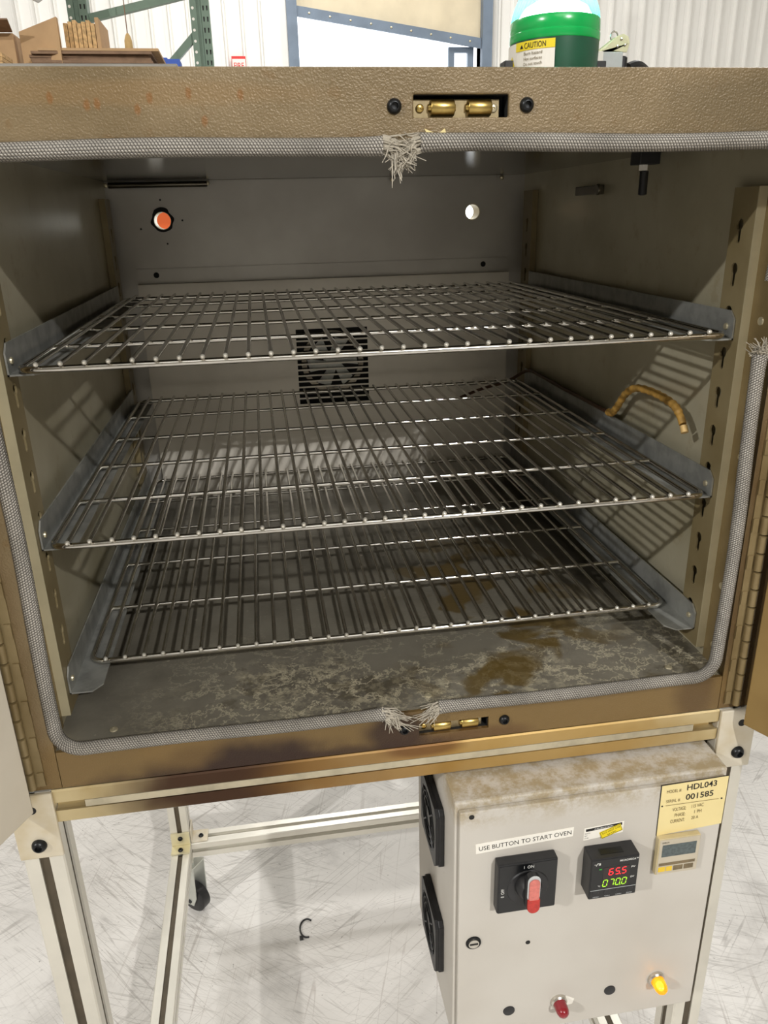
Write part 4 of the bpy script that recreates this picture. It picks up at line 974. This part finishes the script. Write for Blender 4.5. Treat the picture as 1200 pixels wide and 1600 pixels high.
# nameplate
np_ = thing  # (kept short)
NPT = sheet('nameplate', [(0.2680, -0.2085), (0.3440, -0.2035), (0.3440, -0.1385), (0.2672, -0.1405)], 'nameplate', box, th=0.001)
sheet('nameplate_edge', [(0.2674, -0.2085), (0.2680, -0.2085), (0.2672, -0.1405), (0.3440, -0.1385), (0.3440, -0.1380), (0.2664, -0.1398)], 'black_print', NPT, th=0.0008)
yn = YP - 0.0013
for (s_, x0, x1, zc, h, mt) in (('MODEL #:', 0.2735, 0.2905, -0.1492, 0.0046, 'grey_print'), ('HDL043', 0.2965, 0.3310, -0.1462, 0.0078, 'black_print'), ('SERIAL #:', 0.2740, 0.2905, -0.1622, 0.0046, 'grey_print'), ('001585', 0.2965, 0.3285, -0.1592, 0.0078, 'black_print'),
                                ('VOLTAGE:', 0.2828, 0.2985, -0.1745, 0.0046, 'grey_print'), ('115 VAC', 0.3050, 0.3190, -0.1732, 0.0046, 'grey_print'), ('PHASE:', 0.2862, 0.2985, -0.1826, 0.0046, 'grey_print'), ('1 PH', 0.3092, 0.3175, -0.1813, 0.0044, 'grey_print'), ('CURRENT:', 0.2820, 0.2988, -0.1906, 0.0046, 'grey_print'), ('20 A', 0.3065, 0.3148, -0.1893, 0.0044, 'grey_print')):
    text('lettering', s_, x0, x1, zc, h, yn, mt, NPT, tilt=0.035, bold=(mt == 'black_print'))
MB().box(0.2740, 0.3360, yn - 0.0001, yn + 0.0001, -0.16800, -0.16760).build('rule_line', 'grey_print', NPT)
for px in (0.2700, 0.3395): MB().lathe([(0.0011, 0), (0.0008, 0.0006), (0, 0.0008)], 10, (px, yn + 0.0003, -0.1680), '-y').build('rivet', 'black_print', NPT)
NPT.location.x += 0.003
# timer
TM = MB().box(0.2675, 0.3185, -0.0985, YP - 0.0002, -0.2565, -0.2070).build('timer', 'timer_case', box, bevel=0.0012)
MB().box(0.2690, 0.3175, -0.0992, -0.0985, -0.2555, -0.2080).build('timer_face', 'timer_face', TM)
MB().box(0.2725, 0.3140, -0.0996, -0.0992, -0.2315, -0.2150).build('timer_display', 'lcd', TM)
text('lettering', 'OMRON', 0.2715, 0.2800, -0.2118, 0.0022, -0.0995, 'black_print', TM)
for i, (u, w, mt) in enumerate(((0.2705, 0.0085, 'yellow_key'), (0.2800, 0.0075, 'yellow_key'), (0.2890, 0.0115, 'timer_key'), (0.3020, 0.0115, 'timer_key'))):
    MB().box(u, u + w, -0.1000, -0.0992, -0.2520, -0.2455).build('timer_key', mt, TM, bevel=0.0004)
MB().box(0.2705, 0.3150, -0.0994, -0.0992, -0.2440, -0.2400).build('key_legend', 'timer_key', TM)
TM.location = Vector((0.2956, (-0.0925 + YP - 0.0002) / 2, -0.2588)) - ORG[box.name]; TM.scale = (0.0494 / 0.0510, 0.55, 0.0505 / 0.0495)
# lock, holes, pilot lamps
LK = MB().lathe([(0.0088, 0), (0.0086, 0.0016), (0.0075, 0.002), (0.0068, 0.0012), (0, 0.0012)], 24, (0.0655, YP, -0.3262), '-y').build('key_lock', 'bolt', box, smooth=True)
MB().lathe([(0.0062, 0), (0.0060, 0.0018), (0, 0.0018)], 22, (0.0655, YP - 0.0012, -0.3262), '-y').build('lock_barrel', 'nickel', LK, smooth=True)
MB().box(0.0608, 0.0702, YP - 0.0034, YP - 0.0029, -0.3270, -0.3250).build('lock_slot', 'dark', LK)
MB().lathe([(0.0028, 0), (0.0028, 0.0004), (0, 0.0004)], 12, (0.1297, YP, -0.3395), '-y').build('small_hole', 'dark', box)
for (px, pz) in ((0.1110, -0.4455), (0.2365, -0.4400)):
    MB().lathe([(0.0072, 0), (0.0068, 0.0012), (0.004, 0.0018), (0, 0.0018)], 22, (px, YP, pz), '-y').build('hole_plug', 'black_plastic', box, smooth=True)
def pilot(px, pz, mat, core):
    L_ = MB().lathe([(0.0100, 0), (0.0098, 0.0035), (0.0082, 0.0050), (0.0075, 0.0045), (0.0, 0.004)], 24, (px, YP, pz), '-y').build('pilot_lamp', 'nickel', box, smooth=True)
    MB().lathe([(0.0078, 0.004), (0.0078, 0.010), (0.0074, 0.015), (0.0060, 0.0185), (0.0035, 0.0205), (0.0, 0.0212)], 22, (px, YP, pz), '-y').build('lens', mat, L_, smooth=True)
    if core: MB().lathe([(0.001, 0.006), (0.0036, 0.008), (0.0042, 0.012), (0.0032, 0.0155), (0.0005, 0.017)], 16, (px, YP, pz), '-y').build('filament', 'amber_core', L_, smooth=True)
pilot(0.1722, -0.4428, 'red_lens', False); pilot(0.2945, -0.4318, 'amber', True)
sheet('worn_patch', [(0.163, -0.456), (0.190, -0.452), (0.192, -0.444), (0.182, -0.437), (0.165, -0.445)], 'label_white', box, th=0.0002)

# ================================================================ on top of the oven
bc = thing('warning_beacon', 'lit green warning beacon standing on the oven top', 'beacon', (0.177, 0.1, ZT))
BC = (0.177, 0.1)
MB().lathe([(0.0405, 0), (0.0405, 0.0105), (0.039, 0.0118)], 40, (*BC, ZT + 0.0003)).box(BC[0] - 0.050, BC[0] + 0.050, BC[1] - 0.008, BC[1] + 0.008, ZT + 0.0003, ZT + 0.026).build('mounting_foot', 'black_plastic', bc, bevel=0.001)
MB().lathe([(0.0404, 0), (0.0412, 0.02), (0.0412, 0.0278)], 48, (*BC, ZT + 0.0123)).build('base', 'beacon_dark', bc, smooth=True)
b = MB().lathe([(0.0412, 0), (0.0418, 0.001), (0.0418, 0.0065), (0.0412, 0.0072), (0.0412, 0.0080), (0.0416, 0.009), (0.0412, 0.0175), (0.0405, 0.0185)], 48, (*BC, ZT + 0.0402)).build('collar', 'beacon_green', bc, smooth=True)
prof = [(0.0402, 0.0), (0.0395, 0.005), (0.0375, 0.011), (0.0342, 0.018), (0.0300, 0.025), (0.024, 0.0315), (0.016, 0.036), (0.008, 0.038), (0.0004, 0.0385)]
b = MB(); n = 96; vs = []; fs = []
for (r, h) in prof:
    for k in range(n):
        rr = r * (1 + 0.012 * (k % 2)); a = 2 * PI * k / n; vs.append((BC[0] + rr * math.cos(a), BC[1] + rr * math.sin(a), ZT + 0.0590 + h))
for i in range(len(prof) - 1): fs += [(i * n + k, i * n + (k + 1) % n, (i + 1) * n + (k + 1) % n, (i + 1) * n + k) for k in range(n)]
b.add(vs, fs).build('lens', 'beacon_lens', bc)
MB().lathe([(0.033, 0), (0.034, 0.002), (0.029, 0.010), (0.018, 0.016), (0, 0.018)], 28, (*BC, ZT + 0.0592)).build('light_source', 'beacon_core', bc, smooth=True)
# caution label wrapped on the base
RL = 0.0416; cam_a = math.atan2(-0.70504 - BC[1], -0.11635 - BC[0])
def wrap(p, off=0.0): # flat (u along arc, z) -> cylinder
    a = cam_a + p.x / RL; return (BC[0] + (RL + off) * math.cos(a), BC[1] + (RL + off) * math.sin(a), p.z)
def wsheet(name, u0, u1, z0, z1, mat, parent, off):
    n = 16; vs = []; fs = []
    for i in range(n + 1):
        u = u0 + (u1 - u0) * i / n
        for (dz, do) in ((z0, 0), (z1, 0), (z0, -0.0004), (z1, -0.0004)): vs.append(wrap(Vector((u, 0, dz)), off + do))
    for i in range(n): a = i * 4; fs += [(a, a + 4, a + 5, a + 1), (a + 6, a + 2, a + 3, a + 7), (a, a + 2, a + 6, a + 4), (a + 1, a + 5, a + 7, a + 3)]
    return MB().add(vs, fs).build(name, mat, parent)
zl0, zl1 = ZT + 0.0130, ZT + 0.0385
cl = wsheet('caution_label', -0.0600, 0.0010, zl0, zl1, 'label_white', bc, 0.0008)
wsheet('yellow_band', -0.0385, 0.0010, zl1 - 0.0072, zl1, 'label_yellow', cl, 0.0012)
text('lettering', 'CAUTION', -0.0275, -0.0070, zl1 - 0.0037, 0.0046, 0, 'black_print', cl, fn=lambda p: wrap(p, 0.0016))
MB().add([wrap(Vector(p), 0.0016) for p in ((-0.0325, 0, zl1 - 0.0055), (-0.0288, 0, zl1 - 0.0055), (-0.0306, 0, zl1 - 0.0022))], [(0, 1, 2)]).build('warning_mark', 'black_print', cl)
MB().add([wrap(Vector(p), 0.0014) for p in ((-0.0500, 0, zl1 - 0.0185), (-0.0400, 0, zl1 - 0.0185), (-0.0450, 0, zl1 - 0.0095))], [(0, 1, 2)]).build('warning_triangle', 'label_yellow', cl)
for i, s_ in enumerate(('Burn hazard', 'Hot surfaces', 'Do not touch')): text('lettering', s_, -0.028, -0.010, zl1 - 0.0100 - 0.0042 * i, 0.0026, 0, 'grey_print', cl, fn=lambda p: wrap(p, 0.0014))
# toggle latch
tg = thing('toggle_latch', 'small beige toggle latch with wire loop beside the beacon', 'latch', (0.242, 0.12, ZT))
MB().box(0.2240, 0.2522, 0.112, 0.130, ZT + 0.0003, 0.5803).build('latch_base', 'clear_grey', tg, bevel=0.001)
MB().box(0.2238, 0.2310, 0.110, 0.112, ZT + 0.0003, 0.5803).build('latch_cover', 'label_white', tg, bevel=0.0005)
for yy in (0.114, 0.126):
    MB().prism([(0.2262, 0.5765), (0.2300, 0.5805), (0.2420, 0.5815), (0.2565, 0.5800), (0.2590, 0.5880), (0.2570, 0.5935), (0.2520, 0.5958), (0.2460, 0.5940)], 'y', yy, yy + 0.0016).build('lever_plate', 'beige_metal', tg, bevel=0.0004)
MB().tube([(0.229, 0.121, 0.579), (0.247, 0.121, 0.5915)], 0.003, 8).build('lever_bar', 'beige_metal', tg, smooth=True)
MB().tube([(0.2455 + 0.0036 * math.cos(a), 0.121, 0.5945 + 0.0046 * math.sin(a)) for a in [2 * PI * k / 18 for k in range(18)]], 0.0008, 6, closed=True).build('wire_loop', 'nickel', tg, smooth=True)
for (px, pz) in ((0.2500, 0.5912), (0.2540, 0.5862), (0.2465, 0.5850)): MB().lathe([(0.0014, 0), (0.0011, 0.001), (0, 0.0012)], 10, (px, 0.114, pz), '-y').build('rivet', 'nickel', tg)
MB().lathe([(0.004, 0), (0.005, 0.001), (0.005, 0.034), (0.004, 0.035)], 14, (0.2585, 0.128, ZT + 0.0003)).build('latch_post', 'black_plastic', tg, smooth=True)
cb = MB().tube(smoothpath([(0.268, 0.135, 0.570), (0.285, 0.145, 0.5735), (0.31, 0.17, 0.565), (0.33, 0.21, 0.549), (0.34, 0.3, 0.549)]), 0.0045, 8)
tag(cb.build('power_cable', 'rubber', smooth=True), 'black cable lying on the oven top beside the toggle latch', 'cable')
# ---- cable tie on the floor
zt_ = MB().tube(smoothpath([(-0.118 + 0.016 * math.cos(a), 0.60 + 0.024 * math.sin(a), FLOOR + 0.0025) for a in [0.9 + 4.0 * k / 8 for k in range(9)]]), 0.002, 6)
zt_.box(-0.136, -0.128, 0.572, 0.580, FLOOR + 0.0005, FLOOR + 0.006)
tag(zt_.build('cable_tie', 'rubber'), 'small black cut cable tie lying on the concrete floor', 'cable tie')
